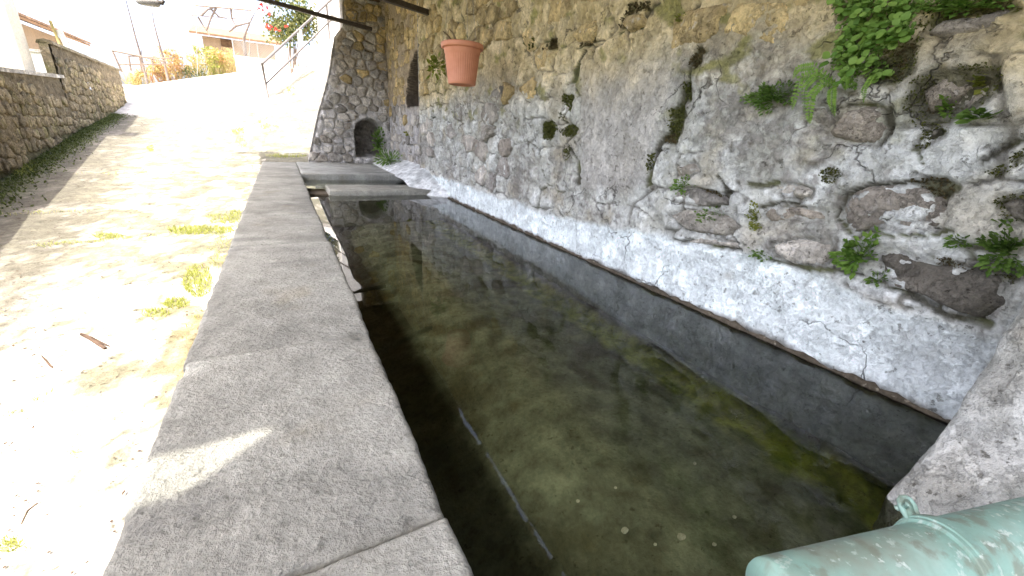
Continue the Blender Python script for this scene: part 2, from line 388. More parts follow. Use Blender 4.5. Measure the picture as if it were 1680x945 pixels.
def dense_stone(poly, proud, res, frame, seed):
    lo, hi = poly.min(0) - .012, poly.max(0) + .012
    us = np.linspace(lo[0], hi[0], max(6, int((hi[0] - lo[0]) / res))); vs = np.linspace(lo[1], hi[1], max(6, int((hi[1] - lo[1]) / res)))
    U, V = [q.ravel() for q in np.meshgrid(us, vs, indexing='ij')]; P = np.stack([U, V, 0 * U + seed], 1)
    n1, n2, n3 = fbm(P, 9, 4), fbm(P, 28, 4), fbm(P, 5, 2)
    d = dist_poly(poly, U, V) + .012 * n1 + .007 * n2
    chip = np.abs(fbm(P + 7, 7, 3)); hgt = proud * (.35 * ss(0, .014, -d) + .65 * ss(0, .05, -d)) + .020 * n1 + .011 * n2 + .014 * n3 - .014 * (1 - ss(0, .05, chip)) - .03 * (1 - ss(-.004, .012, -d))
    nu, nv = len(us), len(vs); k = (d < .008).reshape(nu, nv); keep = k[:-1, :-1] & k[1:, :-1] & k[:-1, 1:] & k[1:, 1:]
    return gridmesh('stone', np.array([frame(*q) for q in zip(U, V, hgt)]), nu, nv, keep=keep)
def inside(poly, U, V):
    c = np.zeros(len(U), bool); n = len(poly)
    for k in range(n):
        x1, y1 = poly[k]; x2, y2 = poly[(k + 1) % n]
        m_ = ((y1 > V) != (y2 > V)); c ^= m_ & (U < (x2 - x1) * (V - y1) / (y2 - y1 + 1e-12) + x1)
    return c
def dist_poly(poly, U, V):
    d = np.full(len(U), 9.)
    for k in range(len(poly)):
        a = np.array(poly[k]); b = np.array(poly[(k + 1) % len(poly)]); ab = b - a
        t = np.clip(((U - a[0]) * ab[0] + (V - a[1]) * ab[1]) / (ab @ ab + 1e-12), 0, 1)
        d = np.minimum(d, np.hypot(U - a[0] - t * ab[0], V - a[1] - t * ab[1]))
    return np.where(inside(poly, U, V), -d, d)

# ------------------------------------------------------------------ back wall (plaster over rubble)
XW, ZWATER = 1.79, -.13
def wp(px, py): p = atx(px, py, XW); return np.array([p[1], p[2]])         # (along, up) on the back wall
back = thing('back_wall', (2.0, 3, -.13), 'long rubble wall with flaking pale plaster behind the water trough', 'wall')
def px_poly(*q): return np.array([wp(*p) for p in q])
BIG = [  # exposed stones one can single out in the plaster
 ('stone_brown', px_poly((1377, 345), (1392, 318), (1420, 304), (1470, 300), (1512, 303), (1546, 318), (1556, 350), (1545, 376), (1490, 378), (1440, 374), (1398, 384), (1384, 368)), .030),
 ('stone_dark', px_poly((1436, 418), (1470, 412), (1530, 432), (1600, 440), (1668, 462), (1650, 500), (1618, 528), (1570, 516), (1510, 488), (1452, 470)), .035),
 ('stone_pale', px_poly((1266, 398), (1310, 390), (1362, 394), (1372, 420), (1352, 438), (1300, 436), (1270, 420)), .025),
 ('stone_brown', px_poly((1356, 218), (1385, 180), (1420, 172), (1452, 180), (1456, 222), (1440, 240), (1400, 234), (1366, 226)), .045),
 ('stone_brown', px_poly((1250, 352), (1262, 338), (1310, 338), (1358, 350), (1352, 364), (1300, 362), (1262, 366)), .018),
 ('stone_grey', px_poly((1098, 352), (1130, 342), (1190, 352), (1215, 372), (1190, 388), (1130, 380)), .018),
 ('stone_grey', px_poly((1105, 312), (1140, 306), (1190, 322), (1196, 338), (1150, 340), (1108, 330)), .018),
 ('stone_grey', px_poly((1318, 178), (1352, 172), (1372, 196), (1356, 216), (1326, 206)), .03),
 ('stone_brown', px_poly((1500, 150), (1535, 122), (1580, 118), (1590, 140), (1560, 170), (1515, 188)), .004),
 ('stone_brown', px_poly((1560, 180), (1600, 140), (1640, 118), (1640, 150), (1600, 178)), .002),
 ('stone_brown', px_poly((1505, 62), (1540, 30), (1600, 20), (1660, 8), (1680, 22), (1650, 44), (1590, 56), (1540, 64)), .03),
 ('stone_dark', px_poly((1636, 336), (1660, 322), (1700, 322), (1700, 372), (1660, 366)), .02),
 ('stone_dark', px_poly((1500, 240), (1530, 206), (1556, 208), (1548, 224), (1514, 246)), .012),
 ('stone_ochre', px_poly((936, 58), (955, 34), (978, 30), (982, 60), (968, 70), (945, 70)), .03),
 ('stone_ochre', px_poly((1022, 40), (1034, 24), (1056, 22), (1058, 42), (1034, 54)), .028),
 ('stone_grey', px_poly((1110, 272), (1140, 266), (1150, 280), (1130, 292), (1110, 288)), .02),
 ('stone_pale', px_poly((1262, 306), (1300, 300), (1335, 310), (1330, 326), (1290, 326)), .014),
 ('stone_grey', px_poly((1572, 430), (1630, 428), (1690, 436), (1690, 458), (1620, 448)), .02),
 ('stone_pale', px_poly((1160, 402), (1120, 398), (1150, 388), (1205, 396), (1215, 408)), .012),
]
SU, SV = .27, .16
CELL, SEED = cells(-.4, 6.3, -.1, 2.75, SU, SV, seed=5)
FLAT = px_poly((952, 98), (1118, 98), (1090, 200), (1062, 305), (1010, 320), (952, 305))   # smooth cement patch
def white_top(y): return .09 + .12 * ss(2.6, 1.1, y) - .06 * ss(.9, .3, y)                    # top of the pale skim coat over the water
yu = np.unique(np.round(np.concatenate([np.arange(-.5, 2.6, .0095), np.arange(2.6, 6.215, .018)]), 4))
zv = np.unique(np.round(np.concatenate([np.arange(-.145, 1.25, .0095), np.arange(1.25, 2.705, .02)]), 4))
U, V = [a.ravel() for a in np.meshgrid(yu, zv, indexing='ij')]
P3 = np.stack([U, V, 0 * U], 1)
e, idx = edge_dist(U + .05 * fbm(P3, 6, 3), V + .035 * fbm(P3 + 9, 6, 3), SEED, SU, SV)
f1, f2, f3 = fbm(P3, 1.3, 4), fbm(P3 + 31, 6, 5), fbm(P3 + 77, 28, 4)
H = .020 * f1 + .013 * f2 + .008 * f3
flat = 1 - ss(-.06, .04, dist_poly(FLAT, U, V) + .05 * f2)
skim = 1 - ss(-.02, .03, V - white_top(U) + .05 * f2 + .03 * f1)
calm = np.clip(np.maximum(flat, skim), 0, 1)
relief = 1 - calm
far = ss(1.2, 3.4, U)
H += relief * (.003 + .007 * far) * (ss(.03, .35, e) - .7)
crackmask = relief * (1 - ss(.02, .10, e)) * ss(-.06, .16, f1 + .9 * f2 + .5 * f3 + .06 * far)
H -= .018 * crackmask
H += relief * .012 * np.abs(fbm(P3 + 21, 22, 4)) + .008 * relief * ss(.0, .03, fbm(P3 + 91, 5, 5)); H += .006 * skim + .004 * flat
lump = relief * np.clip(fbm(P3 + 5, 14, 3), 0, 1); H += .03 * lump
# colours
c = lerp((.41, .415, .365), (.64, .66, .62), ss(-.3, .3, f2 + .4 * f1 + .5 * f3))
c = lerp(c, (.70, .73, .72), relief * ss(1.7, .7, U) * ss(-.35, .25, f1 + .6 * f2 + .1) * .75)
c = lerp(c, (.42, .36, .235), relief * ss(.05, .4, fbm(P3 + 41, 3.2, 4)) * .55)
c = lerp(c, (.23, .215, .19), relief * ss(.05, .4, f3 * .8 - f1 + .3 * fbm(P3 + 12, 11, 4)) * .75)
c = lerp(c, (.15, .135, .105), relief * ss(.28, .42, fbm(P3 + 66, 17, 4)) * .8)
c = lerp(c, lerp((.39, .375, .335), (.49, .475, .435), ss(-.3, .3, f2 + f3)), flat * .85)
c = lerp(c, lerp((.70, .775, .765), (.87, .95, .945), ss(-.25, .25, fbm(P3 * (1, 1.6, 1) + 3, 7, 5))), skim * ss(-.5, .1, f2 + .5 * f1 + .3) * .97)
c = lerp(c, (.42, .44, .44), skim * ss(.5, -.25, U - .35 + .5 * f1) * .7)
och = ss(.82, 1.25, V + .25 * f1 + .14 * f2 + .02 * far + .10 * ss(1.6, .6, U))
c = lerp(c, lerp((.42, .325, .14), (.64, .52, .28), ss(-.3, .3, f2 + .5 * f3)), och * .85)  # ochre of the upper wall, with warm bounce light put into the colour
c = lerp(c, lerp((.26, .25, .07), (.15, .15, .045), ss(-.2, .2, f3)), ss(.16, .30, fbm(P3 * (1, 1.3, 1) + 101, 5, 5)) * ss(.5, 1.0, V) * relief * .8)
c = lerp(c, (.09, .08, .06), crackmask * .75)
mossmask = crackmask * ss(.0, .3, fbm(P3 + 55, 1.1, 3)) 
c = lerp(c, (.075, .085, .03), mossmask * .8)
wet = ss(-.09, -.125, V + .03 * f2); c = lerp(c, (.10, .085, .06), wet * .9)
# big stones sit in sockets; hollows behind the mossy recess
for k, (mt, poly, pr) in enumerate(BIG):
    d = dist_poly(poly, U, V); H -= .009 * (1 - ss(0, .02, np.abs(d) + .01 * f2)); H -= .01 * (d < 0)
    c = lerp(c, (.10, .09, .065), (1 - ss(0, .014, np.abs(d + .006 * f2))) * ss(-.1, .3, f2 + .1) * .8)
HOL = px_poly((1478, 168), (1495, 132), (1540, 112), (1640, 100), (1652, 128), (1628, 165), (1570, 200), (1520, 220), (1490, 200))
dh = dist_poly(HOL, U, V) + .02 * f2; H -= .05 * (1 - ss(-.05, .005, dh)); c = lerp(c, (.09, .085, .045), (1 - ss(-.02, .01, dh)) * .85)
HOL2 = px_poly((1416, 142), (1425, 100), (1500, 60), (1518, 66), (1500, 120), (1470, 142))
dh = dist_poly(HOL2, U, V) + .02 * f2; H -= .03 * (1 - ss(-.04, .005, dh)); c = lerp(c, (.07, .07, .03), (1 - ss(-.02, .01, dh)) * .9)
MOSSY = [((1495, 292), (1552, 292), (1568, 312), (1545, 330), (1528, 318), (1500, 304)), ((1618, 282), (1650, 268), (1664, 280), (1636, 300)), ((1630, 330), (1690, 312), (1690, 372), (1650, 360)),
 ((1530, 424), (1560, 422), (1596, 442), (1560, 446)), ((1622, 452), (1670, 450), (1672, 464), (1630, 466)), ((1345, 284), (1362, 274), (1388, 284), (1370, 304), (1350, 298)),
 ((1148, 310), (1180, 316), (1196, 330), (1176, 340), (1150, 328)), ((1505, 45), (1530, 0), (1620, 0), (1680, 0), (1680, 20), (1600, 30), (1540, 60)), ((1655, 262), (1690, 240), (1690, 270), (1664, 276)),
 ((1132, 100), (1146, 76), (1158, 82), (1150, 100), (1136, 118)), ((1118, 165), (1122, 132), (1132, 140), (1132, 165)), ((1098, 225), (1102, 178), (1120, 172), (1122, 200), (1112, 230)), ((1090, 236), (1092, 222), (1112, 222), (1110, 236)), ((1064, 285), (1066, 254), (1074, 252), (1074, 272)),
 ((1116, 60), (1124, 20), (1138, 22), (1132, 48)), ((1020, 45), (1034, 6), (1070, 4), (1066, 16), (1040, 22), (1030, 48)), ((1152, 40), (1162, 22), (1176, 18), (1172, 44)), ((924, 168), (926, 156), (942, 158), (938, 184)), ((950, 76), (960, 66), (984, 64), (974, 74)),
 ((932, 226), (920, 216), (936, 204), (946, 206), (944, 222)), ((892, 228), (890, 204), (906, 198), (914, 210), (906, 230)), ((894, 84), (905, 66), (918, 62), (914, 80)), ((858, 72), (864, 60), (880, 62), (876, 84)), ((1530, 206), (1500, 244), (1520, 246), (1558, 212))]
MOSSP = [px_poly(*q) for q in MOSSY]
for q in MOSSP:
    d = dist_poly(q, U, V) + .03 * f2 + .012 * f3; H -= .012 * (1 - ss(-.01, .01, d)); c = lerp(c, (.085, .085, .03), (1 - ss(-.016, .004, d + .014 * f2 + .010 * f3)) * .9)
CRK = [((925, 150), (940, 172), (924, 196), (946, 212), (930, 236), (950, 262), (949, 300)), ((1150, 74), (1132, 108), (1126, 150), (1116, 176), (1106, 214), (1086, 234), (1072, 268), (1064, 304)), ((828, 78), (862, 84), (890, 74), (912, 62)), ((948, 78), (966, 70), (990, 66)), ((960, 84), (948, 104), (944, 132), (930, 140)),
 ((1018, 54), (1052, 46), (1062, 24), (1078, 6)), ((1114, 62), (1124, 34), (1140, 12)), ((1376, 352), (1392, 318), (1430, 304), (1500, 298), (1552, 300)), ((1376, 358), (1388, 376), (1404, 392), (1424, 366), (1450, 342), (1478, 334)), ((1230, 302), (1252, 306), (1278, 300)), ((1620, 260), (1648, 240), (1690, 226)),
 ((1262, 428), (1330, 440), (1400, 446), (1470, 478), (1520, 504), (1570, 522), (1622, 534)), ((1440, 244), (1460, 214), (1456, 178)), ((1500, 246), (1512, 268)), ((1106, 392), (1150, 398), (1216, 410)), ((1250, 340), (1290, 330), (1320, 338)), ((1366, 182), (1400, 170), (1440, 172)), ((1180, 290), (1196, 310), (1190, 330)), ((1556, 376), (1530, 386), (1480, 388), (1420, 382))]
for q in CRK:
    pl = px_poly(*q); d = np.full(len(U), 9.)
    wu, wv_ = U + .022 * f2 + .012 * f3, V + .022 * fbm(P3 + 61, 7, 4)
    for a_, b_ in zip(pl[:-1], pl[1:]):
        ab = b_ - a_; t = np.clip(((wu - a_[0]) * ab[0] + (wv_ - a_[1]) * ab[1]) / (ab @ ab), 0, 1); d = np.minimum(d, np.hypot((wu - a_[0] - t * ab[0]) / (1 + .5 * a_[0]), wv_ - a_[1] - t * ab[1]))
    wd = .004 + .010 * ss(-.25, .35, fbm(P3 + 71, 4, 3)); H -= .022 * (1 - ss(0, wd * 1.5, d)); c = lerp(c, lerp((.055, .05, .03), (.10, .11, .035), ss(-.1, .3, fbm(P3 + 81, 6, 3))), (1 - ss(wd * .5, wd * 1.2, d)) * .92)
HB = H.copy()
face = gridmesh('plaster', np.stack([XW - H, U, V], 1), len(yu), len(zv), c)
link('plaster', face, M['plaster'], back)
core = MB().box((XW + .06, -.52, -.9), (2.35, 6.22, 2.70)); core.box((XW - .01, 6.205, -.5), (XW + .08, 6.22, 2.70)); core.box((XW - .02, -.5, 2.66), (XW + .07, 6.2, 2.698))
core.build('wall_core', M['stone_grey'], back)
def bframe(u, v, h): return (XW - h, u, v)
def hb_at(u, v): i = min(np.searchsorted(yu, u), len(yu) - 1); j = min(np.searchsorted(zv, v), len(zv) - 1); return HB[i * len(zv) + j]
for mt, poly, pr in BIG:
    b0 = hb_at(*poly.mean(0)); link('stone', dense_stone(poly, pr * .62 + .006, .0075, lambda u, v_, h: bframe(u, v_, h + b0), pr * 900), M[mt], back)
n_st = 0
for cc, poly in CELL:
    if not (.74 < cc[0] < 6.12 and .05 < cc[1] < 2.62): continue
    if any(dist_poly(b_[1], *[np.array([t]) for t in cc])[0] < .07 for b_ in BIG) or dist_poly(FLAT, *[np.array([t]) for t in cc])[0] < .05: continue
    if dist_poly(HOL, *[np.array([t]) for t in cc])[0] < .08 or dist_poly(HOL2, *[np.array([t]) for t in cc])[0] < .08: continue
    if cc[1] < white_top(cc[0]) + .09: continue
    pexp = .16 + .10 * ss(2.0, 4.2, cc[0]) + .30 * ss(1.0, 1.5, cc[1])
    if rng.random() > pexp: continue
    poly = poly + 0; poly[:, 0] = np.minimum(poly[:, 0], 6.18)
    ochre = cc[1] + rng.normal(0, .12) > 1.08
    mt = 'stone_ochre' if ochre else rng.choice(['stone_grey', 'stone_pale', 'stone_brown'], p=[.25, .65, .10])
    b0 = hb_at(*cc); pr = rng.uniform(.001, .013) * (1 + .8 * ss(2, 4, cc[0]))
    if cc[0] < 3.2: me_ = dense_stone(poly.mean(0) + (poly - poly.mean(0)) * .93, pr + .004, .011 if cc[0] < 2 else .016, lambda u, v_, h: bframe(u, v_, h + b0), cc[0] * 31)
    else: me_ = mesh('stone', *stone_mesh(poly, pr, .010, lambda u, v_, h: bframe(u, v_, h + b0), .006, n_max=12))
    link('stone', me_, M[mt], back); n_st += 1

# far stretch of the back wall, set back, with the pointed niche
XF = 1.87
nich = np.array([(6.32, 1.0), (7.2, 1.0), (7.22, 1.2), (7.1, 1.42), (6.75, 1.66), (6.32, 1.78)]) 
farw = thing('recessed_wall', (2.1, 7.3, 0), 'recessed far stretch of the back wall with a dark pointed niche', 'wall')
yu2 = np.arange(6.2, 8.56, .022); zv2 = np.arange(-.3, 2.79, .022)
U, V = [a.ravel() for a in np.meshgrid(yu2, zv2, indexing='ij')]; P3 = np.stack([U + 20, V, 0 * U], 1)
f1, f2 = fbm(P3, 1.6, 4), fbm(P3, 9, 4); C2, S2 = cells(6.2, 8.5, -.1, 2.75, .25, .15, seed=8)
e, idx = edge_dist(U, V, S2, .25, .15)
H = .015 * f1 + .012 * f2 + .02 * (ss(.02, .3, e) - .6)
dn = dist_poly(nich, U, V) + .01 * f2; H -= .30 * (1 - ss(-.03, .0, dn))
och = ss(.75, 1.3, V + .3 * f1)
c = lerp((.46, .45, .43), (.42, .34, .22), och); c = lerp(c, (.07, .055, .04), (1 - ss(.0, .035, dn)) * .92)  # niche coloured dark in place of the shade inside it
link('plaster', gridmesh('plaster', np.stack([XF - H, U, V], 1), len(yu2), len(zv2), c), M['rubble_mortar'], farw)
MB().box((XF + .42, 6.22, -.8), (2.5, 8.9, 2.79)).build('wall_core', M['stone_grey'], farw)
for cc, poly in C2:
    if not (6.3 < cc[0] < 8.42 and .08 < cc[1] < 2.6): continue
    if dist_poly(nich, *[np.array([t]) for t in cc])[0] < .14 or rng.random() < .3: continue
    v, f = stone_mesh(poly, rng.uniform(.006, .022), .010, lambda u, v_, h: (XF - h, u, v_), .005)
    link('stone', mesh('stone', v, f), M['stone_ochre' if cc[1] + rng.normal(0, .2) > 1.05 else rng.choice(['stone_grey', 'stone_pale'])], farw)

# ------------------------------------------------------------------ end wall with the arched opening
YE = 8.5
endw = thing('end_wall', (1.1, 8.8, 0), 'grey rubble end wall with rounded left edge and low arched opening', 'wall')
LE = np.array([(-.4, .33), (0.04, .39), (.79, .61), (1.49, .87), (2.06, 1.0), (2.25, 1.16), (2.8, 1.18)])
def left(z): return np.interp(z, LE[:, 0], LE[:, 1])
arch = [(1.21, .10), (1.76, .12), (1.76, .56)] + [(1.485 + .275 * math.cos(t), .56 + .25 * math.sin(t)) for t in np.linspace(.2, math.pi - .2, 9)] + [(1.21, .56)]
arch = np.array(arch)
su_ = np.linspace(0, 1, 84); zv3 = np.arange(-.2, 2.795, .02)
S_, V = [a.ravel() for a in np.meshgrid(su_, zv3, indexing='ij')]; U = left(V) + S_ * (1.90 - left(V))
P3 = np.stack([U + 50, V, 0 * U], 1); f1, f2 = fbm(P3, 1.6, 4), fbm(P3, 10, 4)
C3, S3 = cells(.2, 1.95, -.05, 2.8, .185, .145, seed=21); e, idx = edge_dist(U, V, S3, .185, .145)
H = .012 * f1 + .012 * f2 + .02 * (ss(.02, .3, e) - .7); H -= .06 * (1 - ss(0, .06, S_))
da = dist_poly(arch, U, V) + .006 * f2; H -= .42 * (1 - ss(-.02, .0, da))
c = lerp((.50, .485, .45), (.72, .70, .67), ss(-.3, .3, f2)); och = ss(1.2, 1.9, V + .4 * (U - 1.2) + .25 * f1); c = lerp(c, (.42, .345, .23), och * .8)
c = lerp(c, (.10, .08, .055), (1 - ss(-.05, -.01, da)) * .8)
link('mortar', gridmesh('mortar', np.stack([U, YE - H, V], 1), len(su_), len(zv3), c, flip=True), M['rubble_mortar'], endw)
mb = MB(); zz = np.linspace(-.3, 2.795, 12)
for a, b_ in zip(zz[:-1], zz[1:]):
    mb.add([(left(a) + .01, 8.52, a), (left(b_) + .01, 8.52, b_), (left(b_) + .03, 9.1, b_), (left(a) + .03, 9.1, a)], [(0, 3, 2, 1)])
mb.box((1.2, 8.94, -.3), (2.3, 9.1, 2.795)); mb.add([(left(a) + .03, 9.1, a) for a in zz] + [(1.25, 9.1, a) for a in zz], [(i, i + 1, i + 13, i + 12) for i in range(11)])
mb.build('wall_core', M['stone_pale'], endw)
for cc, poly in C3:
    if not (left(cc[1]) + .05 < cc[0] < 1.86 and .02 < cc[1] < 2.74): continue
    dd = dist_poly(arch, *[np.array([t]) for t in cc])[0]
    if dd < .06: continue
    t = np.array([left(cc[1] + .1) - left(cc[1] - .1), .2]); nn = np.array([-t[1], t[0]]); nn /= np.linalg.norm(nn)
    poly = np.array(clip(list(poly), np.array([left(cc[1]) + .015, cc[1]]), nn)); poly[:, 0] = np.minimum(poly[:, 0], 1.87)
    if dd < .16:
        for k in range(len(poly)):
            d_ = dist_poly(arch, poly[k:k + 1, 0], poly[k:k + 1, 1])[0]
            if d_ < .02: poly[k] = poly[k] + (cc - poly[k]) * .5
    if len(poly) < 3: continue
    o_ = cc[1] + .4 * (cc[0] - 1.2) + rng.normal(0, .25) > 1.6
    v, f = stone_mesh(poly, rng.uniform(.004, .020), .009, lambda u, v_, h: (u, YE - h, v_), .004); f = [q[::-1] for q in f]
    link('stone', mesh('stone', v, f), M[('stone_ochre' if rng.random() < .5 else 'stone_pale') if o_ else rng.choice(['stone_grey', 'stone_pale', 'stone_brown'], p=[.2, .74, .06])], endw)

# ------------------------------------------------------------------ trough
def slab(name, x0, x1, y0, y1, z0, z1, res, parent, mat, r=.018, rough=.004, seed=0, tint=(.265, .268, .24), chips=()):
    nu = max(6, int((x1 - x0) / res)); nv = max(6, int((y1 - y0) / res))
    def ax(a, b, n):
        t = np.linspace(a, b, n); ex = np.array([a, a, a, a + r * .15, a + r * .4, a + r * .7]); ey = (a + b) - ex[::-1]
        return np.concatenate([ex, t[(t > a + r) & (t < b - r)], ey])
    X, Yv = ax(x0, x1, nu), ax(y0, y1, nv); gx, gy = [q.ravel() for q in np.meshgrid(X, Yv, indexing='ij')]
    P = np.stack([gx, gy, 0 * gx + seed], 1)
    d = np.minimum.reduce([gx - x0, x1 - gx, 3 * (gy - y0), 3 * (y1 - gy)]); dd = np.clip(d / r, 0, 1)
    z = z1 - r * (1 - np.sqrt(1 - (1 - dd) ** 2))
    a1, a2, a3 = fbm(P, 2.2, 4), fbm(P, 14, 4), fbm(P, 60, 3)
    z = z + (a1 * rough * 2 + a2 * rough + a3 * rough * .45)
    for (cx_, cy_, rad, dep) in chips: z -= dep * np.exp(-((gx - cx_) ** 2 + (gy - cy_) ** 2) / rad ** 2)
    i, j = np.meshgrid(np.arange(len(X)), np.arange(len(Yv)), indexing='ij'); ring = np.minimum.reduce([i, len(X) - 1 - i, j, len(Yv) - 1 - j]).ravel()
    z = np.where(ring == 0, z0, np.where(ring == 1, z1 - r * 2.2, z))
    wob = fbm(P + 3, 9, 4) * .010 + a1 * .008
    ox = np.where(i.ravel() < 6, 1, 0) + np.where(i.ravel() > len(X) - 7, 1, 0); oy = np.where(j.ravel() < 6, 1, 0) + np.where(j.ravel() > len(Yv) - 7, 1, 0)
    gx2 = gx + wob * ox; gy2 = gy + .5 * wob * oy
    tc_ = np.array(tint); col = lerp(tc_ * .82, tc_ * 1.15, ss(-.35, .35, a1 + .4 * a2))
    col = lerp(col, tc_ * (.62, .62, .64), ss(.12, .42, fbm(P * (.5, 1.6, 1) + 13, 2.5, 4)) * .7)
    col = lerp(col, tc_ * (.8, .72, .58), ss(.2, .5, fbm(P + 23, 3, 4)) * .5)
    return link(name, gridmesh(name, np.stack([gx2, gy2, z], 1), len(X), len(Yv), col), mat, parent)
tro = thing('wash_trough', (.7, 3.5, -.85), 'long stone wash trough with broad slab rim, brimming with still water', 'trough')
for k, (a, b_, res) in enumerate([(-1.2, .524, .009), (.530, 1.305, .006), (1.311, 2.6, .010), (2.606, 4.1, .014), (4.106, 6.2, .02), (6.206, 8.44, .025)]):
    slab('rim_slab', -.315 - .002 * k, .186 + .003 * (k % 3), a, b_, -.16, rng.uniform(-.003, .003), res, tro, M['rim_stone'], seed=k * 7.1,
         chips=[(.17, 1.31, .035, .02), (.06, .53, .05, .006), (.15, .53, .06, .006), (-.02, .53, .03, .006), (-.30, 1.25, .03, .01), (-.295, 1.05, .02, .008)])
slab('rim_slab', .194, 1.86, 6.46, 8.5, -.2, .002, .03, tro, M['rim_stone'], seed=61, tint=(.34, .35, .32))
MB().box((-.29, -1.2, -1.2), (.165, 8.4, -.163)).build('trough_wall', M['rim_stone'], tro)
# divider bar between the two basins: notched at its left end
slab('divider_bar', .42, 1.80, 5.28, 5.84, -.5, -.068, .02, tro, M['rim_stone'], r=.03, seed=71, tint=(.36, .36, .31))
slab('divider_bar', .15, .425, 5.32, 5.80, -.5, -.112, .02, tro, M['rim_stone'], r=.02, seed=75, tint=(.12, .10, .07))
hy = np.linspace(4.72, 8.46, 130); hs = np.linspace(0, 1, 12); gy, gs = [q.ravel() for q in np.meshgrid(hy, hs, indexing='ij')]
P = np.stack([gy, gs, 0 * gy + 3], 1); wdt = .41 * ss(4.75, 5.6, gy) - .03 * ss(7.2, 8.4, gy); hx = 1.86 - wdt * (1 - gs) + .012 * fbm(P, 4, 3)
lining_ = gridmesh('plaster_haunch', np.stack([hx, gy, -.14 + .13 * ss(5.2, 6.0, gy) + .17 * gs ** .8 + .010 * fbm(P + 5, 9, 4)], 1), 130, 12, lerp((.50, .53, .52), (.78, .81, .80), ss(-.3, .3, fbm(P + 2, 5, 4))))
link('plaster_haunch', lining_, M['basin'], tro)
slab('added_pale_floor', .17, 1.82, 5.80, 6.47, -.3, -.125, .04, tro, M['rim_stone'], seed=81, tint=(.48, .49, .45))  # raised pale floor, added to stand in for the bright reflection here
# basin lining
def lining(name, Pf, nu, nv, col, flip=False): return link(name, gridmesh(name, Pf, nu, nv, col, flip=flip), M['basin'], tro)
xf = np.linspace(.16, 1.80, 90); yf = np.linspace(-.6, 6.5, 300); gx, gy = [q.ravel() for q in np.meshgrid(xf, yf, indexing='ij')]; P = np.stack([gx, gy, 0 * gx], 1)
a1, a2, a3 = fbm(P, 2, 4), fbm(P, 9, 5), fbm(P + 4, 3.5, 4)
zf = -.465 + .012 * a1 + .008 * a2 + .045 * ss(1.60, 1.80, gx + .03 * a2) - .16 * ss(.95, .30, gx + .1 * a1)
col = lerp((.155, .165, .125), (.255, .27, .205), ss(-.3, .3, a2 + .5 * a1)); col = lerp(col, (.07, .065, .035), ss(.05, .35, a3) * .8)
col = lerp(col, (.045, .043, .025), ss(.95, .45, gx + .25 * a1 + .1 * a2) * .75)  # floor dipped and coloured darker towards the rim to stand in for shade
mo = ss(1.50, 1.60, gx + .07 * a2 + .05 * a1) * (1 - ss(1.70, 1.77, gx + .03 * a1)); col = lerp(col, lerp((.22, .27, .03), (.50, .52, .10), ss(-.3, .3, a2)), mo * .9)
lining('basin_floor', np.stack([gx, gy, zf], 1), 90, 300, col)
yf = np.linspace(-.6, 6.5, 360); zf = np.linspace(-.50, -.136, 40); gy, gz_ = [q.ravel() for q in np.meshgrid(yf, zf, indexing='ij')]; P = np.stack([gy, gz_ * 1.5, 0 * gy + 8], 1)
a1, a2 = fbm(P, 1.7, 4), fbm(P, 9, 5)
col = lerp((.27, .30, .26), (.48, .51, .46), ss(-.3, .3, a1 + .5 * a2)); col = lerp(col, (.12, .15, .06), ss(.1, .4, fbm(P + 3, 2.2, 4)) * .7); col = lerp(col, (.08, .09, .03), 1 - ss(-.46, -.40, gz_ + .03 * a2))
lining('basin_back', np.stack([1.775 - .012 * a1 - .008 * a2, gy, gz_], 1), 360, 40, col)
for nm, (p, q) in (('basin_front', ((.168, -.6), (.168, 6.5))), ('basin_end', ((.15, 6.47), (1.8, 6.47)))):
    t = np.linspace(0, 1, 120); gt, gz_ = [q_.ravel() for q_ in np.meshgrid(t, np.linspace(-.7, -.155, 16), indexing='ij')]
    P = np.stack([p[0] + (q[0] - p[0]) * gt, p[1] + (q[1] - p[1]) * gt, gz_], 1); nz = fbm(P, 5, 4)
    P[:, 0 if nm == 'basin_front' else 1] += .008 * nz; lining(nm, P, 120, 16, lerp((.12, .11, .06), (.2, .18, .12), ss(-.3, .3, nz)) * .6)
# scum line where the wall dips into the water
pts = []; yy = np.arange(-.4, 5.3, .022)
mb = MB(); nz = fbm(np.stack([yy, 0 * yy, 0 * yy], 1), 7, 4); nw = fbm(np.stack([yy, 0 * yy + 4, 0 * yy], 1), 16, 4)
mb.tube([(1.785 - .012 * a, y_, -.126 + .014 * b_ + .008 * a) for y_, a, b_ in zip(yy, nz, nw)], [max(.005, .014 + .022 * a + .012 * b_) for a, b_ in zip(nw, nz)], 6)
mb.build('scum_line', M['scum'], tro, smooth=True)
# water
link('water', gridmesh('water', np.array([(.165, -.6, ZWATER), (.165, 5.5, ZWATER), (1.80, -.6, ZWATER), (1.80, 5.5, ZWATER)]), 2, 2), M['water'], kind='structure')
link('water', gridmesh('water', np.array([(.165, 5.6, -.08), (.165, 6.49, -.08), (1.84, 5.6, -.08), (1.84, 6.49, -.08)]), 2, 2), M['water'], kind='structure')
# pebbles on the basin floor
for k, (px, py, s) in enumerate([(1025, 870, .011), (1118, 880, .012), (1172, 893, .006), (948, 822, .006), (1010, 800, .005), (1140, 760, .006), (1205, 848, .006), (1075, 893, .005)]):
    p = atz(px, py, -.455); bm = bmesh.new(); bmesh.ops.create_icosphere(bm, subdivisions=2, radius=s)
    for v in bm.verts: v.co = Vector((v.co.x * 1.2, v.co.y * .9, v.co.z * .7)) * random.uniform(.9, 1.1)
    me = bpy.data.meshes.new('pebble'); bm.to_mesh(me); bm.free(); o = link('pebble', me, M['pebble'], label={0: 'larger pale pebble under the water, left of its twin', 1: 'larger pale pebble under the water, the twin nearer the copper spout'}.get(k, 'tiny pale pebble lying on the dark basin floor under the water'), cat='pebble', group='pale pebbles on the basin floor'); o.location = p

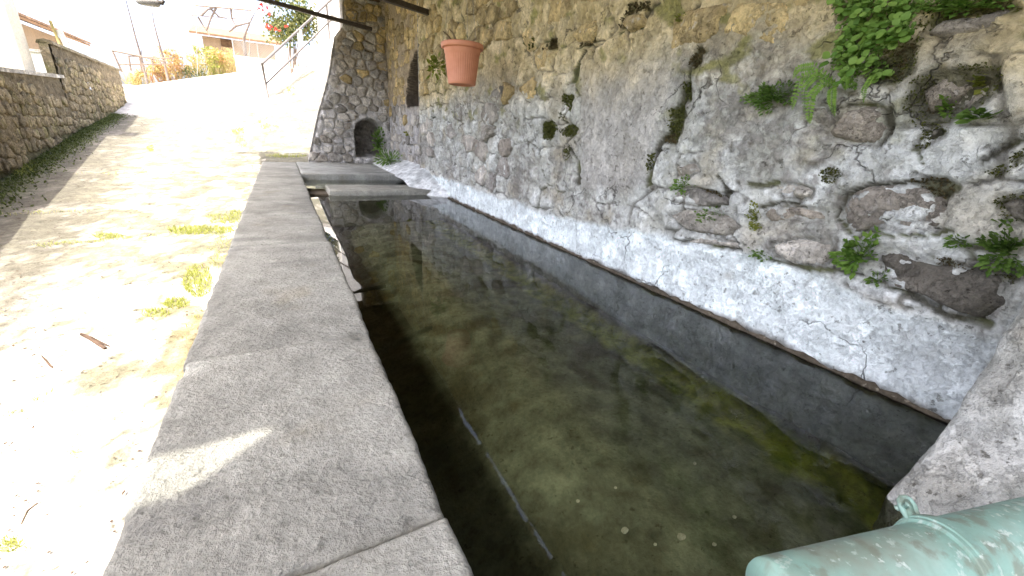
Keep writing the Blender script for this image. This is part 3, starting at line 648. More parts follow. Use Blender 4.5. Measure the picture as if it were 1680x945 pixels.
# ------------------------------------------------------------------ plastered pier at the near right
pier = thing('stone_pier', (1.6, -.4, -.5), 'rough whitish plastered stone pier at the near right end of the water', 'pier')
zz = np.arange(-.5, 2.79, .014); ss_ = np.arange(0, 1.95, .014)
S_, V = [q.ravel() for q in np.meshgrid(ss_, zz, indexing='ij')]
flare = .13 * ss(.10, -.10, V) + .05 * ss(.3, .1, V)
x0 = 1.36 - flare; y1 = .203 + .02 * ss(.05, -.1, V); r_ = .07
def path(s):
    a = 1.2 - r_; q = r_ * math.pi / 2
    x = np.where(s < a, 0, np.where(s < a + q, r_ * (1 - np.cos((s - a) / r_)), r_ + s - a - q))
    y = np.where(s < a, s - a - r_, np.where(s < a + q, -r_ + r_ * np.sin((s - a) / r_), 0)); return x, y
dx, dy = path(S_); P3 = np.stack([S_ + 90, V, 0 * S_], 1); a1, a2, a3 = fbm(P3, 3, 4), fbm(P3, 9, 5), fbm(P3, 30, 3)
disp = .030 * a1 + .026 * a2 + .008 * a3
PX = x0 + dx - disp * np.where(dy < -.001, 1, .2); PY = y1 + dy + disp * np.where(dx > .001, .6, 0)
c = lerp((.42, .42, .38), (.60, .61, .57), ss(-.3, .3, a2 + .3 * a1)); c = lerp(c, (.40, .34, .26), ss(.15, .45, fbm(P3 + 8, 4, 4)) * .6)
link('plaster', gridmesh('plaster', np.stack([PX, PY, V], 1), len(ss_), len(zz), c), M['pier'], pier)
MB().box((1.48, -1.0, -.9), (1.9, .1, 2.79)).build('pier_core', M['stone_grey'], pier)

# ------------------------------------------------------------------ copper pipe with clamp
rp = .056; T1 = Vector(atz(1238, 914, .10)); T2 = Vector(atz(1680, 814, .10)); ax = (T2 - T1).normalized()
def off(T): v_ = (T - Vector(CAMP)).normalized(); n_ = ax.cross(v_).normalized(); return n_ if n_.z > 0 else -n_
A = T1 - off(T1) * rp; A2 = T2 - off(T2) * rp; ax = (A2 - A).normalized(); Bp = A + ax * 1.15
pipe = thing('spout_pipe', A, 'verdigris green copper spout pipe jutting from the plastered pier over the water', 'pipe')
mb = MB(); Lp = (Bp - A).length
mb.tube([A + ax * t for t in (.02, .004, 0, 0, .006, .02, .10, .3, .6, Lp)], [rp - .006, rp - .006, rp - .004, rp - .002, rp, rp, rp, rp, rp, rp], 40, cap=False)
mb.build('pipe_body', M['copper_patina'], pipe, smooth=True)
TL = Vector(atz(1512, 864, .10)); cl = (TL - A).dot(ax); mb = MB(); mb.tube([A + ax * (cl + q) for q in (-.0185, -.0175, -.0165, -.009, -.008, .008, .009, .0165, .0175, .0185)], [rp - .002, rp + .004, rp + .0055, rp + .0055, rp + .008, rp + .008, rp + .0055, rp + .0055, rp + .004, rp - .002], 72, cap=False)
clamp = mb.build('clamp', M['copper_patina'], pipe)
up2 = off(TL); sd_ = ax.cross(up2); pc = A + ax * cl + up2 * rp; mb = MB()
ear = [(-.017, -.006), (-.0185, .012), (-.020, .026), (-.016, .036), (-.007, .041), (.004, .040), (.012, .034), (.015, .024), (.012, .012), (.016, -.006)]
mb.tube([pc + ax * (q[0] * .8 + .004 + q[1] * .25) + up2 * (q[1] * .85) for q in ear], .0042, 8)
mb.add([pc + ax * (q[0] * .76 + .004 + q[1] * .25) + up2 * (q[1] * .85) + sd_ * s_ for s_ in (-.0015, .0015) for q in ear], [tuple(range(10)), tuple(range(19, 9, -1))] + [(i, i + 10, i + 11, i + 1) for i in range(9)])
mb.tube([pc + up2 * .022 - sd_ * .010 - ax * .003, pc + up2 * .022 + sd_ * .010 - ax * .003], .0045, 8)
mb.build('clamp_lug', M['copper_patina'], clamp, smooth=True)

# ------------------------------------------------------------------ hanging flower pot
pc = Vector((1.385, 3.55, 1.17)); dpt = 3.40
pr = .172; ph = .30; zt = pc.z + .155
pot = thing('hanging_pot', (pc.x, pc.y, zt - ph), 'terracotta coloured ribbed flower pot hanging in front of the back wall', 'flower pot')
def lathe(prof, n, rib=None):
    v = []; f = []
    for i, (r0, z0) in enumerate(prof):
        for k in range(n):
            th = 2 * math.pi * k / n; r1 = r0
            if rib and rib[0] < i < rib[1]: r1 = r0 - .0035 * (0.5 + .5 * math.cos(th * 44))
            v.append((pc.x + r1 * math.cos(th), pc.y + r1 * math.sin(th), z0))
    for i in range(len(prof) - 1):
        for k in range(n): f.append((i * n + k, i * n + (k + 1) % n, (i + 1) * n + (k + 1) % n, (i + 1) * n + k))
    return v, f
zb = zt - ph
prof = [(.001, zb + .01), (.09, zb + .01), (.095, zb), (.108, zb), (.113, zb + .006), (.116, zb + .03), (.1165, zb + .035), (.139, zb + .215), (.1395, zb + .22), (.144, zb + .225), (.150, zb + .268), (.150, zb + .27)]
v, f = lathe(prof, 176, (5, 8)); link('pot_body', mesh('pot_body', v, f), M['terracotta'], pot)
prof = [(.150, zb + .266), (.166, zb + .262), (.171, zb + .266), (.1725, zb + .285), (.171, zb + .297), (.166, zb + .30), (.150, zb + .298), (.143, zb + .29), (.138, zb + .24)]
v, f = lathe(prof, 64); link('pot_rim', mesh('pot_rim', v, f), M['terracotta'], pot)
prof = [(.001, zb + .272), (.05, zb + .275), (.1, zb + .268), (.14, zb + .265)]
v, f = lathe(prof, 24); v = [(x, y, z + random.uniform(-.006, .006)) for x, y, z in v]; link('soil', mesh('soil', v, f), M['soil'], pot)
for th in (.4, 2.5, 4.6):
    mb = MB(); p = Vector((pc.x + .165 * math.cos(th), pc.y + .165 * math.sin(th), zt - .01)); mb.tube([p, Vector((pc.x, pc.y, 2.3)), Vector((pc.x, pc.y, 2.79))], .0012, 5)
    mb.build('hanging_wire', M['grey_metal'], pot)
for k in range(5):
    mb = MB(); th = random.uniform(2.2, 4.4) if k < 3 else random.uniform(-.6, .6); p = Vector((pc.x + .07 * math.cos(th), pc.y + .07 * math.sin(th), zt - .035))
    mb.tube([p, p + Vector((.03 * math.cos(th), .0, .05)), p + Vector((.06 * math.cos(th), .01, .075 + .03 * random.random())), p + Vector((.10 * math.cos(th), .0, .085 + .04 * random.random()))], [.006, .009, .007, .002], 5)
    mb.build('dry_stalk', M['dry'], pot, smooth=True)

# ------------------------------------------------------------------ roof over the trough and its tie bars
roof = thing('wash_house_roof', (.1, 4, 2.8), 'brown timber lean-to roof over the trough, seen mirrored in the water', 'roof')
XR = -.36 - .42 * 2.8; YR0, YR1 = -1.6, 8.44 + .25 * 2.8
def rx(y): return XR + .012 * math.sin(y * 7) + .008 * math.sin(y * 19)
YN = .80 + 2.8 * SUNV.y / SUNV.z; y = YN - .10 - .205 * math.ceil((YN - .1 - YR0) / .205)
while y < YR1 - .01:
    y2 = min(y + .205, YR1); x1 = 1.755 + random.uniform(-.004, .006) if y < 4.6 else 2.2
    if 1.42 < y + .1 < 1.62 or abs(y - 1.42) < .03: pass
    mb = MB(); xo = rx(y) 
    if y < YN < y2:                                    # unseen slanted cut in the eave, added to shape the rim's sun patch
        ya, yb = y + .001, y2 - .001
        mb.add([(xo + .02, ya, 2.80), (xo + .26, yb, 2.80), (x1, yb, 2.80), (x1, ya, 2.80), (xo + .02, ya, 2.83), (xo + .26, yb, 2.83), (x1, yb, 2.83), (x1, ya, 2.83)], [(0, 1, 2, 3), (7, 6, 5, 4), (0, 4, 5, 1), (1, 5, 6, 2), (2, 6, 7, 3), (3, 7, 4, 0)])
        NOTCH = (xo, ya, yb)
    else: mb.box((xo, y + .001, 2.80), (x1, y2 - .001, 2.83 + random.uniform(-.003, .003)))
    mb.build('roof_board', M['old_wood'], roof); y = y2
xo, ya, yb = NOTCH; outl = []
ys_ = np.arange(YR0, YR1 + .001, .1)
outl += [(rx(t) - .0 , t) for t in ys_ if t < ya]; outl += [(xo + .02, ya), (xo + .26, yb), (xo, yb + .001)]; outl += [(rx(t), t) for t in ys_ if t > yb + .02]
outl += [(2.25, YR1), (2.25, 4.75)]
def slit(t): return .016 * math.sin(t * 4.1) + .010 * math.sin(t * 11.3) + .006 * math.sin(t * 29) + .004 * math.sin(t * 71)
outl += [(1.797 + slit(t) + .005 * math.sin(t * 53 + 1) + (.05 if 2.50 < t < 2.60 else 0), t) for t in np.arange(4.74, YR0, -.012)] + [(1.8, YR0)]
bm = bmesh.new(); vs = [bm.verts.new((x, y_, 2.836)) for x, y_ in outl]; fc = bm.faces.new(vs); r_ = bmesh.ops.extrude_face_region(bm, geom=[fc])
for g in r_['geom']:
    if isinstance(g, bmesh.types.BMVert): g.co.z += .08
bmesh.ops.triangulate(bm, faces=[f_ for f_ in bm.faces if len(f_.verts) > 4]); bmesh.ops.recalc_face_normals(bm, faces=bm.faces)
me = bpy.data.meshes.new('roof_covering'); bm.to_mesh(me); bm.free(); link('roof_covering', me, M['roof_tile'], roof)
for k in range(7): MB().box((XR + .06, -1.3 + 1.62 * k, 2.68), (1.775, -1.18 + 1.62 * k, 2.799)).build('rafter', M['old_wood'], roof)
mb = MB(); tt = np.arange(-.45, 5.0, .02); v = []
for t in tt:
    xe = 1.797 + slit(t) + .012 * (.6 + .4 * math.sin(t * 37))
    v += [(xe, t, 2.70), (xe, t, 2.757), (2.2, t, 2.757), (2.2, t, 2.70)]
n_ = len(tt); mb.add(v, [(4 * i + j, 4 * i + (j + 1) % 4, 4 * i + 4 + (j + 1) % 4, 4 * i + 4 + j) for i in range(n_ - 1) for j in range(4)] + [(3, 2, 1, 0), (4 * n_ - 4, 4 * n_ - 3, 4 * n_ - 2, 4 * n_ - 1)])
mb.build('slit_edge_strip', M['stone_pale'], back)  # added unseen strip on the wall top, shaping the mirrored light slit
def bar(p, q, name, label):
    p, q = Vector(p), Vector(q); d = (q - p).normalized(); u_ = d.cross(Vector((0, 0, 1))).normalized(); v_ = d.cross(u_); h = .028; mb = MB()
    mb.add([a + u_ * (h * s1) + v_ * (h * s2) for a in (p, q) for s1, s2 in ((-1, -1), (1, -1), (1, 1), (-1, 1))], [(0, 1, 2, 3), (7, 6, 5, 4), (0, 4, 5, 1), (1, 5, 6, 2), (2, 6, 7, 3), (3, 7, 4, 0)])
    o = mb.build(name, M['iron'], label=label, cat='bar', group='dark iron bars set into the walls'); return o
p1 = at(610, 48, 8.47); p0 = at(430, -1, 8.30); d = p0 - p1; bar(p1, p1 + d * 2.0, 'iron_bar', 'longer dark iron bar running from the end wall out over the lane')
p1 = atx(706, 22, XW + .02); p0 = at(640, 0, 5.42); d = p0 - p1; bar(p1, p1 + d * 5.5, 'iron_bar', 'shorter dark iron bar set into the ochre back wall right of the corner')
# street lamp hung from the roof end
lp = Vector(at(243, 4, 9.02)); lamp = thing('hanging_lamp', lp, 'small grey lamp hanging at the top edge above the lane', 'lamp')
bm = bmesh.new(); bmesh.ops.create_uvsphere(bm, u_segments=20, v_segments=10, radius=1)
for v in bm.verts: v.co = Vector((v.co.x * .15, v.co.y * .09, max(-.045, v.co.z * .07))) + lp
me = bpy.data.meshes.new('lamp_head'); bm.to_mesh(me); bm.free(); me.polygons.foreach_set('use_smooth', [True] * len(me.polygons)); link('lamp_head', me, M['grey_metal'], lamp)
MB().tube([lp + Vector((.1, 0, .03)), lp + Vector((.17, 0, .02)), lp + Vector((.2, 0, .06))], [.03, .03, .02], 8).build('lamp_holder', M['iron'], lamp)
MB().tube([lp + Vector((0, 0, .05)), lp + Vector((.0, 0, .3)), Vector((lp.x, 9.05, 2.8))], .012, 8).build('lamp_rod', M['iron'], lamp)

# ------------------------------------------------------------------ lane wall (left)
lane = thing('lane_wall', (-3.3, 10, 0), 'shaded tan rubble wall stepping up along the left of the lane', 'wall')
SEG = [((-2.51, 4.0), (-3.35, 11.0), lambda t: .88 + .28 * t), ((-3.35, 11.0), (-3.88, 17.0), lambda t: 1.72 + .06 * t)]
def wall_strip(a, b_, top, ext0, seed, n_lim):
    a = np.array(a); b_ = np.array(b_); Lw = np.linalg.norm(b_ - a); du = (b_ - a) / Lw; nn = np.array([du[1], -du[0]])    # nn points to the lane
    def fr(u, v, h): p = a + du * u + nn * h; return (p[0], p[1], v)
    us = np.arange(0, Lw + .03, .05); vs = np.linspace(0, 1, 40); S_, T_ = [q.ravel() for q in np.meshgrid(us, vs, indexing='ij')]
    g0 = gz(a[0] + du[0] * S_, a[1] + du[1] * S_) - .15; V = g0 + T_ * (top(S_ / Lw) - g0)
    P3 = np.stack([S_ + seed * 30, V, 0 * V], 1); f1, f2 = fbm(P3, 1.5, 4), fbm(P3, 8, 4)
    cl_, sd2 = cells(0, Lw, ext0, 2.0, .23, .15, seed=seed); e, _i = edge_dist(S_, V, sd2, .23, .15)
    H = .02 * f1 + .015 * f2 + .02 * (ss(.02, .3, e) - .7)
    c = lerp((.13, .105, .065), (.22, .18, .115), ss(-.3, .3, f2)); c = lerp(c, (.10, .105, .035), (1 - ss(.1, .5, V - g0 + .3 * f1)) * .7)
    X = np.array([fr(u, v, h) for u, v, h in zip(S_, V, H)])
    link('mortar', gridmesh('mortar', X, len(us), len(vs), c, flip=False), M['rubble_mortar'], lane)
    n = 0
    for cc, poly in cl_:
        t = cc[0] / Lw; g = float(gz(a[0] + du[0] * cc[0], a[1] + du[1] * cc[0]))
        if not (.05 < cc[0] < Lw - .06 and g + .02 < cc[1] < top(t) - .07) or n >= n_lim: continue
        if a[1] + du[1] * cc[0] < 5.6: continue
        poly = poly + 0; poly[:, 1] = np.minimum(poly[:, 1], top(t) - .01); poly[:, 0] = np.clip(poly[:, 0], .01, Lw - .01)
        v, f = stone_mesh(poly, rng.uniform(.005, .028), .010, fr, .008, n_max=10)
        link('stone', mesh('stone', v, f), M['lane_stone'], lane); n += 1
    # body behind the face and the coping
    mb = MB(); k = 10; tt = np.linspace(0, 1, k); thk = .38 if seed == 31 else .15
    def q_(t, h, z): p = a + du * Lw * t + nn * h; return (p[0], p[1], z)
    v = [];
    for t in tt: g = float(gz(*(a + du * Lw * t))) - .3; v += [q_(t, -.03, top(t) - .0), q_(t, -thk, top(t)), q_(t, -thk, g), q_(t, -.03, g)]
    f = [(4 * i + j, 4 * i + (j + 1) % 4, 4 * i + 4 + (j + 1) % 4, 4 * i + 4 + j) for i in range(k - 1) for j in range(4)] + [(3, 2, 1, 0), (4 * k - 4, 4 * k - 3, 4 * k - 2, 4 * k - 1)]
    mb.add(v, f).build('wall_core', M['lane_stone'], lane)
    return q_, top
q1, t1 = wall_strip(*SEG[0], -.6, 31, 140); q2, t2 = wall_strip(*SEG[1], .1, 37, 150)
for t0 in np.arange(.22, .99, .08):                        # flat coping stones on the low stretch
    mb = MB(); a, b_ = t0 + .001, t0 + .078; h0, h1 = .035, -.40; v = []
    for t in (a, b_):
        j = random.uniform(-.006, .006)
        for h, z in ((h0, .0), (h1, .0), (h1, .05), (h0, .05)): v.append(q1(t, h, t1(t) + z + .004 + j))
    mb.add(v, [(0, 1, 2, 3), (7, 6, 5, 4), (0, 4, 5, 1), (1, 5, 6, 2), (2, 6, 7, 3), (3, 7, 4, 0)]); mb.build('coping_stone', M['stone_pale'], lane)
mb = MB(); v = []
for t in np.linspace(0, 1.0, 14):
    for h, z in ((.04, -.03), (.02, .03), (-.07, .05), (-.16, .02), (-.18, -.03)): v.append(q2(t, h, t2(t) + z + .012 * math.sin(t * 40)))
mb.add(v, [(5 * i + j, 5 * i + j + 1, 5 * i + 6 + j, 5 * i + 5 + j) for i in range(13) for j in range(4)] + [(4, 3, 2, 1, 0)]); mb.build('mortar_cap', M['lane_stone'], lane)

# ------------------------------------------------------------------ far things at the top left
cp = at(38, 114, 10.5)
pil = thing('gate_pillar', (cp[0] - .4, 10.7, 0), 'cream plastered pillar rising behind the low lane wall at the left edge', 'pillar')
mb = MB(); x1 = cp[0]
mb.box((x1 - 1.0, 10.55, .0), (x1, 10.95, 2.75)); mb.build('shaft', M['cream_wall'], pil)
MB().box((x1 - 1.06, 10.49, 2.75), (x1 + .06, 11.01, 2.85)).build('capstone', M['stone_pale'], pil)
a = at(26, 54, 14.5); b_ = at(96, 70, 14.5)
wwl = thing('garden_wall', (-6, 14.6, 0), 'sunlit white garden wall between the cream pillar and the raised lane wall', 'wall')
MB().box((-8.5, 14.5, .2), (b_[0] - .05, 14.75, a[2] - .35)).build('wall_panel', M['limewash'], wwl); MB().box((-8.5, 14.46, a[2] - .347), (b_[0] - .04, 14.79, a[2] - .29)).build('coping', M['stone_pale'], wwl)
hse = thing('tiled_house', (-9, 22, 1), 'low tan house with clay tiled eave rising behind the left lane wall', 'house')
ez = 3.0; ex = -6.0; y0h, y1h = 16.5, 23.4
MB().box((-13, y0h + .6, .5), (ex - .45, y1h - .5, ez - .03)).build('wall', M['tan_wall'], hse)
rp_ = MB(); sl = math.tan(R(19))
rp_.add([(ex, y0h, ez), (ex, y1h, ez), (-9.5, y1h, ez + 3.5 * sl), (-9.5, y0h, ez + 3.5 * sl), (-13, y1h, ez), (-13, y0h, ez)] + [(ex, y0h, ez - .07), (ex, y1h, ez - .07), (-9.5, y1h, ez + 3.5 * sl - .07), (-9.5, y0h, ez + 3.5 * sl - .07), (-13, y1h, ez - .07), (-13, y0h, ez - .07)],
        [(0, 1, 2, 3), (3, 2, 4, 5), (9, 8, 7, 6), (11, 10, 8, 9), (0, 6, 7, 1), (1, 7, 8, 2), (2, 8, 10, 4), (3, 9, 6, 0), (5, 11, 9, 3), (4, 10, 11, 5)])
rf = rp_.build('roof', M['roof_tile'], hse)
mb = MB(); tl = []
for k in range(int((y1h - y0h) / .22)):
    mb = MB(); yk = y0h + .11 + .22 * k; v = []
    for s_ in (0, 1):
        xx = ex + .06 - s_ * 3.5; z0 = ez + (s_ * 3.5 - .06) * sl
        for t in np.linspace(0, math.pi, 5): v.append((xx, yk + .095 * math.cos(t), z0 + .012 + .075 * math.sin(t)))
    mb.add(v, [(j, j + 1, j + 6, j + 5) for j in range(4)] + [(4, 3, 2, 1, 0)]); link('roof_tile', mb.mesh('roof_tile', True), M['roof_tile'], rf)
# leaning poles by the step of the lane wall
for (pa, pb, rr, mt, lb) in (((97, 50), (117, 90), .05, 'white_paint', 'thick white pole leaning at the step of the lane wall'), ((82, 34), (99, 74), .025, 'straw', 'thin yellowish pole leaning beside the thicker white pole')):
    A_ = Vector(at(*pa, 13.1)); B_ = Vector(at(*pb, 13.0)); B2 = B_ + (B_ - A_) * 1.5
    MB().tube([A_, B_, B2], rr, 10).build('leaning_pole', M[mt], label=lb, cat='pole', group='poles behind the lane wall', smooth=True)
# foliage helpers
def leaf_quad(mb, p, d, up_, ln, wd, fold=.25):
    d = Vector(d).normalized(); s_ = d.cross(Vector(up_)).normalized(); n_ = s_.cross(d)
    p = Vector(p); m_ = p + d * ln * .5
    mb.add([p, m_ + s_ * wd - n_ * wd * fold * -1, p + d * ln, m_ - s_ * wd + n_ * wd * fold, m_ - n_ * wd * .15], [(0, 1, 4), (1, 2, 4), (2, 3, 4), (3, 0, 4)])
def rv(): 
    v = Vector((random.gauss(0, 1), random.gauss(0, 1), random.gauss(0, 1))); return v.normalized()
def clump(mb, c, rx_, ry_, rz_, n, ln, wd, lobes=7):
    c = Vector(c); L_ = [(Vector((random.uniform(-.6, .6) * rx_, random.uniform(-.6, .6) * ry_, random.uniform(-.6, .6) * rz_)), random.uniform(.25, .5)) for _ in range(lobes)]
    for k in range(n):
        o, s_ = random.choice(L_); q = rv() * (random.random() ** .4) * s_
        leaf_quad(mb, c + o + Vector((q.x * rx_, q.y * ry_, q.z * rz_)), rv(), rv(), ln * random.uniform(.6, 1.3), wd * random.uniform(.6, 1.3))
def on(px, py, Y): p = Vector(at(px, py, Y)); return p
def grd(x, y): return gz1(x, y)
# flowering bush
bc = on(470, 35, 20); bush = thing('flowering_shrub', (bc.x, 20, grd(bc.x, 20)), 'tall leafy shrub with red flowers behind the stair handrail', 'shrub')
mb = MB(); clump(mb, bc, 1.25, .9, 1.15, 2200, .13, .045, 14); mb.build('crown', M['bush_leaf'], bush)
mb = MB()
for k in range(9): mb.tube([(bc.x + random.uniform(-.2, .2), 20, grd(bc.x, 20) - .1), (bc.x + random.uniform(-.5, .5), 20 + random.uniform(-.3, .3), bc.z - .6), (bc.x + random.uniform(-1, 1), 20 + random.uniform(-.5, .5), bc.z + random.uniform(0, .8))], [.025, .018, .01], 6)
mb.build('stems', M['pole_wood'], bush, smooth=True)
for k, (px, py) in enumerate([(430, 9), (437, 12), (424, 14), (433, 18), (445, 45), (452, 48), (438, 42), (460, 50), (442, 24), (470, 44), (428, 6), (441, 47)]):
    mb = MB(); p = on(px, py, 19.15)
    for j in range(7): leaf_quad(mb, p, rv() + Vector((0, -.6, 0)), rv(), .085, .04)
    mb.build('flower', M['petal'], bush)
# dry shrubs along the crest
def shrub(px, py, Y, rx_, rz_, mt, label, n=500, ln=.16, wd=.02, mt2=None):
    c_ = on(px, py, Y); g = grd(c_.x, Y); t = thing('dry_shrub', (c_.x, Y, g), label, 'shrub', 'dry shrubs along the crest of the lane')
    mb = MB(); clump(mb, c_, rx_, .5, rz_, n, ln, wd, 8)
    for k in range(44):
        a_ = Vector((c_.x + random.uniform(-.7, .7) * rx_, Y + random.uniform(-.3, .3), g - .05)); b2 = Vector((a_.x + random.uniform(-.5, .5) * rx_, a_.y, c_.z + random.uniform(-.2, .9) * rz_)); mb.tube([a_, (a_ + b2) / 2 + Vector((random.uniform(-.1, .1), 0, .05)), b2], [.012, .009, .004], 3)
    mb.build('foliage', M[mt], t)
    if mt2:
        mb = MB(); clump(mb, c_ + Vector((0, -.25, -.1)), rx_, .4, rz_, n // 2, ln, wd, 5); mb.build('undergrowth', M[mt2], t)
shrub(228, 128, 24.2, .6, .35, 'straw', 'low straw coloured shrub beside the far end of the lane wall', 350)
shrub(256, 118, 24.6, .6, .5, 'rust_leaf', 'russet dry shrub left of the orange one on the lane crest', 380, mt2='straw')
shrub(278, 105, 24.8, .75, .7, 'rust_leaf', 'tallest orange brown dry shrub under the thin bare sapling', 520, mt2='straw')
shrub(308, 105, 25.0, .8, .65, 'straw', 'golden dry shrub between the orange shrub and the small cottage', 520, mt2='bush_leaf')
shrub(340, 98, 25.2, .8, .7, 'leaf_yellow', 'yellow green dry shrub in front of the cottage wall', 520, mt2='straw')
shrub(368, 100, 25.4, .7, .65, 'straw', 'pale golden shrub at the right, next to the white trunk', 420, mt2='rust_leaf')
# saplings
def sap(pts, Y, r0, label, name='bare_sapling', br=4):
    P_ = [on(x, y_, Y) for x, y_ in pts]; t = thing(name, (P_[0].x, Y, grd(P_[0].x, Y)), label, 'tree')
    mb = MB(); base = Vector((P_[0].x, Y, grd(P_[0].x, Y) - .1)); PP = [base] + P_; n = len(PP); mb.tube(PP, [r0 * (1 - .75 * i / (n - 1)) for i in range(n)], 6); mb.build('trunk', M['bark'], t, smooth=True)
    for k in range(br):
        mb = MB(); i = random.randint(1, n - 1); q = PP[i - 1].lerp(PP[i], random.random()); d = Vector((random.uniform(-1, 1), random.uniform(-.5, .5), random.uniform(.3, 1))).normalized() * random.uniform(.3, .8); mb.tube([q, q + d * .5 + Vector((0, 0, .03)), q + d], [r0 * .4, r0 * .25, r0 * .1], 4)
        mb.build('twig', M['bark'], t, smooth=True)
sap([(232, 95), (222, 60), (213, 25), (204, -10)], 23.5, .05, 'taller bare thin sapling rising past the top edge over the lane', br=3)
sap([(268, 95), (258, 60), (252, 36), (250, 20)], 24.0, .05, 'shorter bare thin sapling right of the taller one', br=3)
sap([(405, 112), (402, 84), (400, 62), (407, 44), (414, 28)], 22.5, .10, 'pale crooked bare tree in front of the wire fence', 'bare_tree', 7)
# wooden trellis
tre = thing('vine_trellis', (-5.0, 23, 1.7), 'dark wooden trellis frame at the far end of the lane wall', 'trellis')
for nm, a_, b2, rr in (('rail', (184, 83), (272, 101), .035), ('rail', (196, 106), (278, 105), .028), ('rail', (212, 92), (280, 96), .025), ('post', (184, 82), (200, 118), .03), ('post', (211, 91), (215, 116), .03), ('post', (229, 94), (233, 118), .03), ('post', (250, 98), (252, 116), .03)):
    MB().tube([on(*a_, 23), on(*b2, 23)], rr, 6).build(nm, M['pole_wood'], tre)
# bare vine pergola overhead
per = thing('vine_pergola', (-2, 22, 2), 'bare vine branches on thin overhead pergola rails near the top edge', 'pergola')
for a_, b2, rr in (((320, 9), (412, 17), .03), ((312, 25), (408, 32), .02)): MB().tube([on(*a_, 22), on(*b2, 22)], rr, 6).build('rail', M['pole_wood'], per)
for a_, b2 in (((321, 8), (324, 120)), ((411, 16), (408, 118))): MB().tube([on(*a_, 22), on(*b2, 22)], .012, 6).build('post', M['grey_metal'], per)
for pts in ([(355, 12), (346, 30), (339, 50), (345, 60)], [(325, 28), (332, 40), (338, 49)], [(379, 14), (380, 30), (387, 43)], [(387, 43), (398, 40), (410, 37)], [(387, 43), (376, 52)], [(345, 14), (360, 28), (372, 30)], [(330, 26), (340, 16), (352, 12)]):
    MB().tube([on(x, y_, 22) for x, y_ in pts], [.045 - .008 * i for i in range(len(pts))], 6).build('vine_branch', M['bark'], per, smooth=True)
# cottage
cot = thing('tan_cottage', (-2, 28.5, 2), 'small tan cottage with low roof behind the dry shrubs', 'house')
a_ = on(334, 76, 28); b2 = on(396, 76, 28); zt_ = on(360, 62, 28).z
MB().box((a_.x, 28, 1.5), (b2.x + 1.5, 31, zt_)).build('wall', M['tan_wall'], cot)
mb = MB(); v = [(a_.x - .45, 27.5, zt_ - .03), (b2.x + 1.9, 27.5, zt_ - .03), (b2.x + 1.9, 29.5, zt_ + .55), (a_.x - .45, 29.5, zt_ + .55)]; v += [(x, y_, z_ + .1) for x, y_, z_ in v]
mb.add(v, [(3, 2, 1, 0), (4, 5, 6, 7), (0, 1, 5, 4), (1, 2, 6, 5), (2, 3, 7, 6), (3, 0, 4, 7)]); mb.build('roof', M['roof_tile'], cot)
wn = on(372, 70, 27.98); MB().box((wn.x - .25, 27.96, wn.z - .2), (wn.x + .25, 27.995, wn.z + .16)).build('window', M['old_wood'], cot)
# white wall and wire fence
a_ = on(384, 88, 21.5); b2 = on(446, 88, 21.5)
ww = thing('white_wall', ((a_.x + b2.x) / 2, 21.5, 2), 'low white wall under the wire fence at the top of the lane', 'wall')
MB().box((a_.x, 21.5, 1.2), (b2.x + 2.2, 21.75, a_.z - .12)).build('wall_panel', M['limewash'], ww)
MB().box((a_.x - .03, 21.47, a_.z - .117), (b2.x + 2.23, 21.78, a_.z - .06)).build('coping', M['limewash'], ww)
fe = thing('wire_fence', (a_.x + 1, 21.6, a_.z), 'grey wire mesh fence standing on the low white wall', 'fence')
w_ = b2.x - a_.x + 1.2; h_ = .55
for k in range(4): MB().tube([(a_.x + w_ * k / 3, 21.62, a_.z - .1), (a_.x + w_ * k / 3, 21.62, a_.z + h_)], .022, 8).build('post', M['grey_metal'], fe)
mb = MB(); st = .085
for k in range(int((w_ + h_) / st)):
    for sgn in (1, -1):
        x0_ = a_.x + k * st - (h_ if sgn > 0 else 0); x1_ = x0_ + h_; za, zb_ = (a_.z - .03, a_.z + h_ - .03) if sgn > 0 else (a_.z + h_ - .03, a_.z - .03)
        lo_, hi_ = max(x0_, a_.x), min(x1_, a_.x + w_)
        if hi_ - lo_ < .03: continue
        f0, f1_ = (lo_ - x0_) / h_, (hi_ - x0_) / h_
        mb.tube([(lo_, 21.62, za + (zb_ - za) * f0), (hi_, 21.62, za + (zb_ - za) * f1_)], .006, 3)
mb.build('mesh_wire', M['grey_metal'], fe, kind='stuff')
# handrail
hr = thing('stair_handrail', (-.19, 13, 1.2), 'two bar metal handrail climbing to the right beside the end wall', 'handrail')
r0a, r0b = Vector(at(430, 105, 13)), Vector(at(545, -2, 16.2)); r1a, r1b = Vector(at(437, 137, 13)), Vector(at(543, 33, 15.2))
MB().tube([r0a, r0b], .03, 8).build('rail', M['rail_paint'], hr, smooth=True); MB().tube([r1a, r1b], .025, 8).build('rail', M['rail_paint'], hr, smooth=True)
MB().tube([r0a + Vector((0, 0, .02)), Vector(at(441, 165, 13))], .028, 8).build('post', M['rail_paint'], hr, smooth=True)
pt = r0a.lerp(r0b, .47); MB().tube([pt, Vector((pt.x, pt.y, grd(pt.x, pt.y) - .2))], .07, 10).build('post', M['white_paint'], hr, smooth=True)
pt = r0a.lerp(r0b, .9); MB().tube([pt, Vector((pt.x, pt.y, grd(pt.x, pt.y) - .2))], .03, 8).build('post', M['rail_paint'], hr, smooth=True)
# white house behind the stairs
wh = thing('white_house', (3.2, 19, 2), 'overlit white house wall above the stairs, left of the end wall top', 'house')
a_ = on(528, 60, 18.5); MB().box((a_.x, 18.5, 1), (a_.x + 4, 22, 9)).build('wall', M['limewash'], wh)
wn = on(543, 20, 18.49); f_ = MB().box((wn.x - .02, 18.44, wn.z - .5), (wn.x + .5, 18.495, wn.z + .5)).build('window', M['stone_pale'], wh)

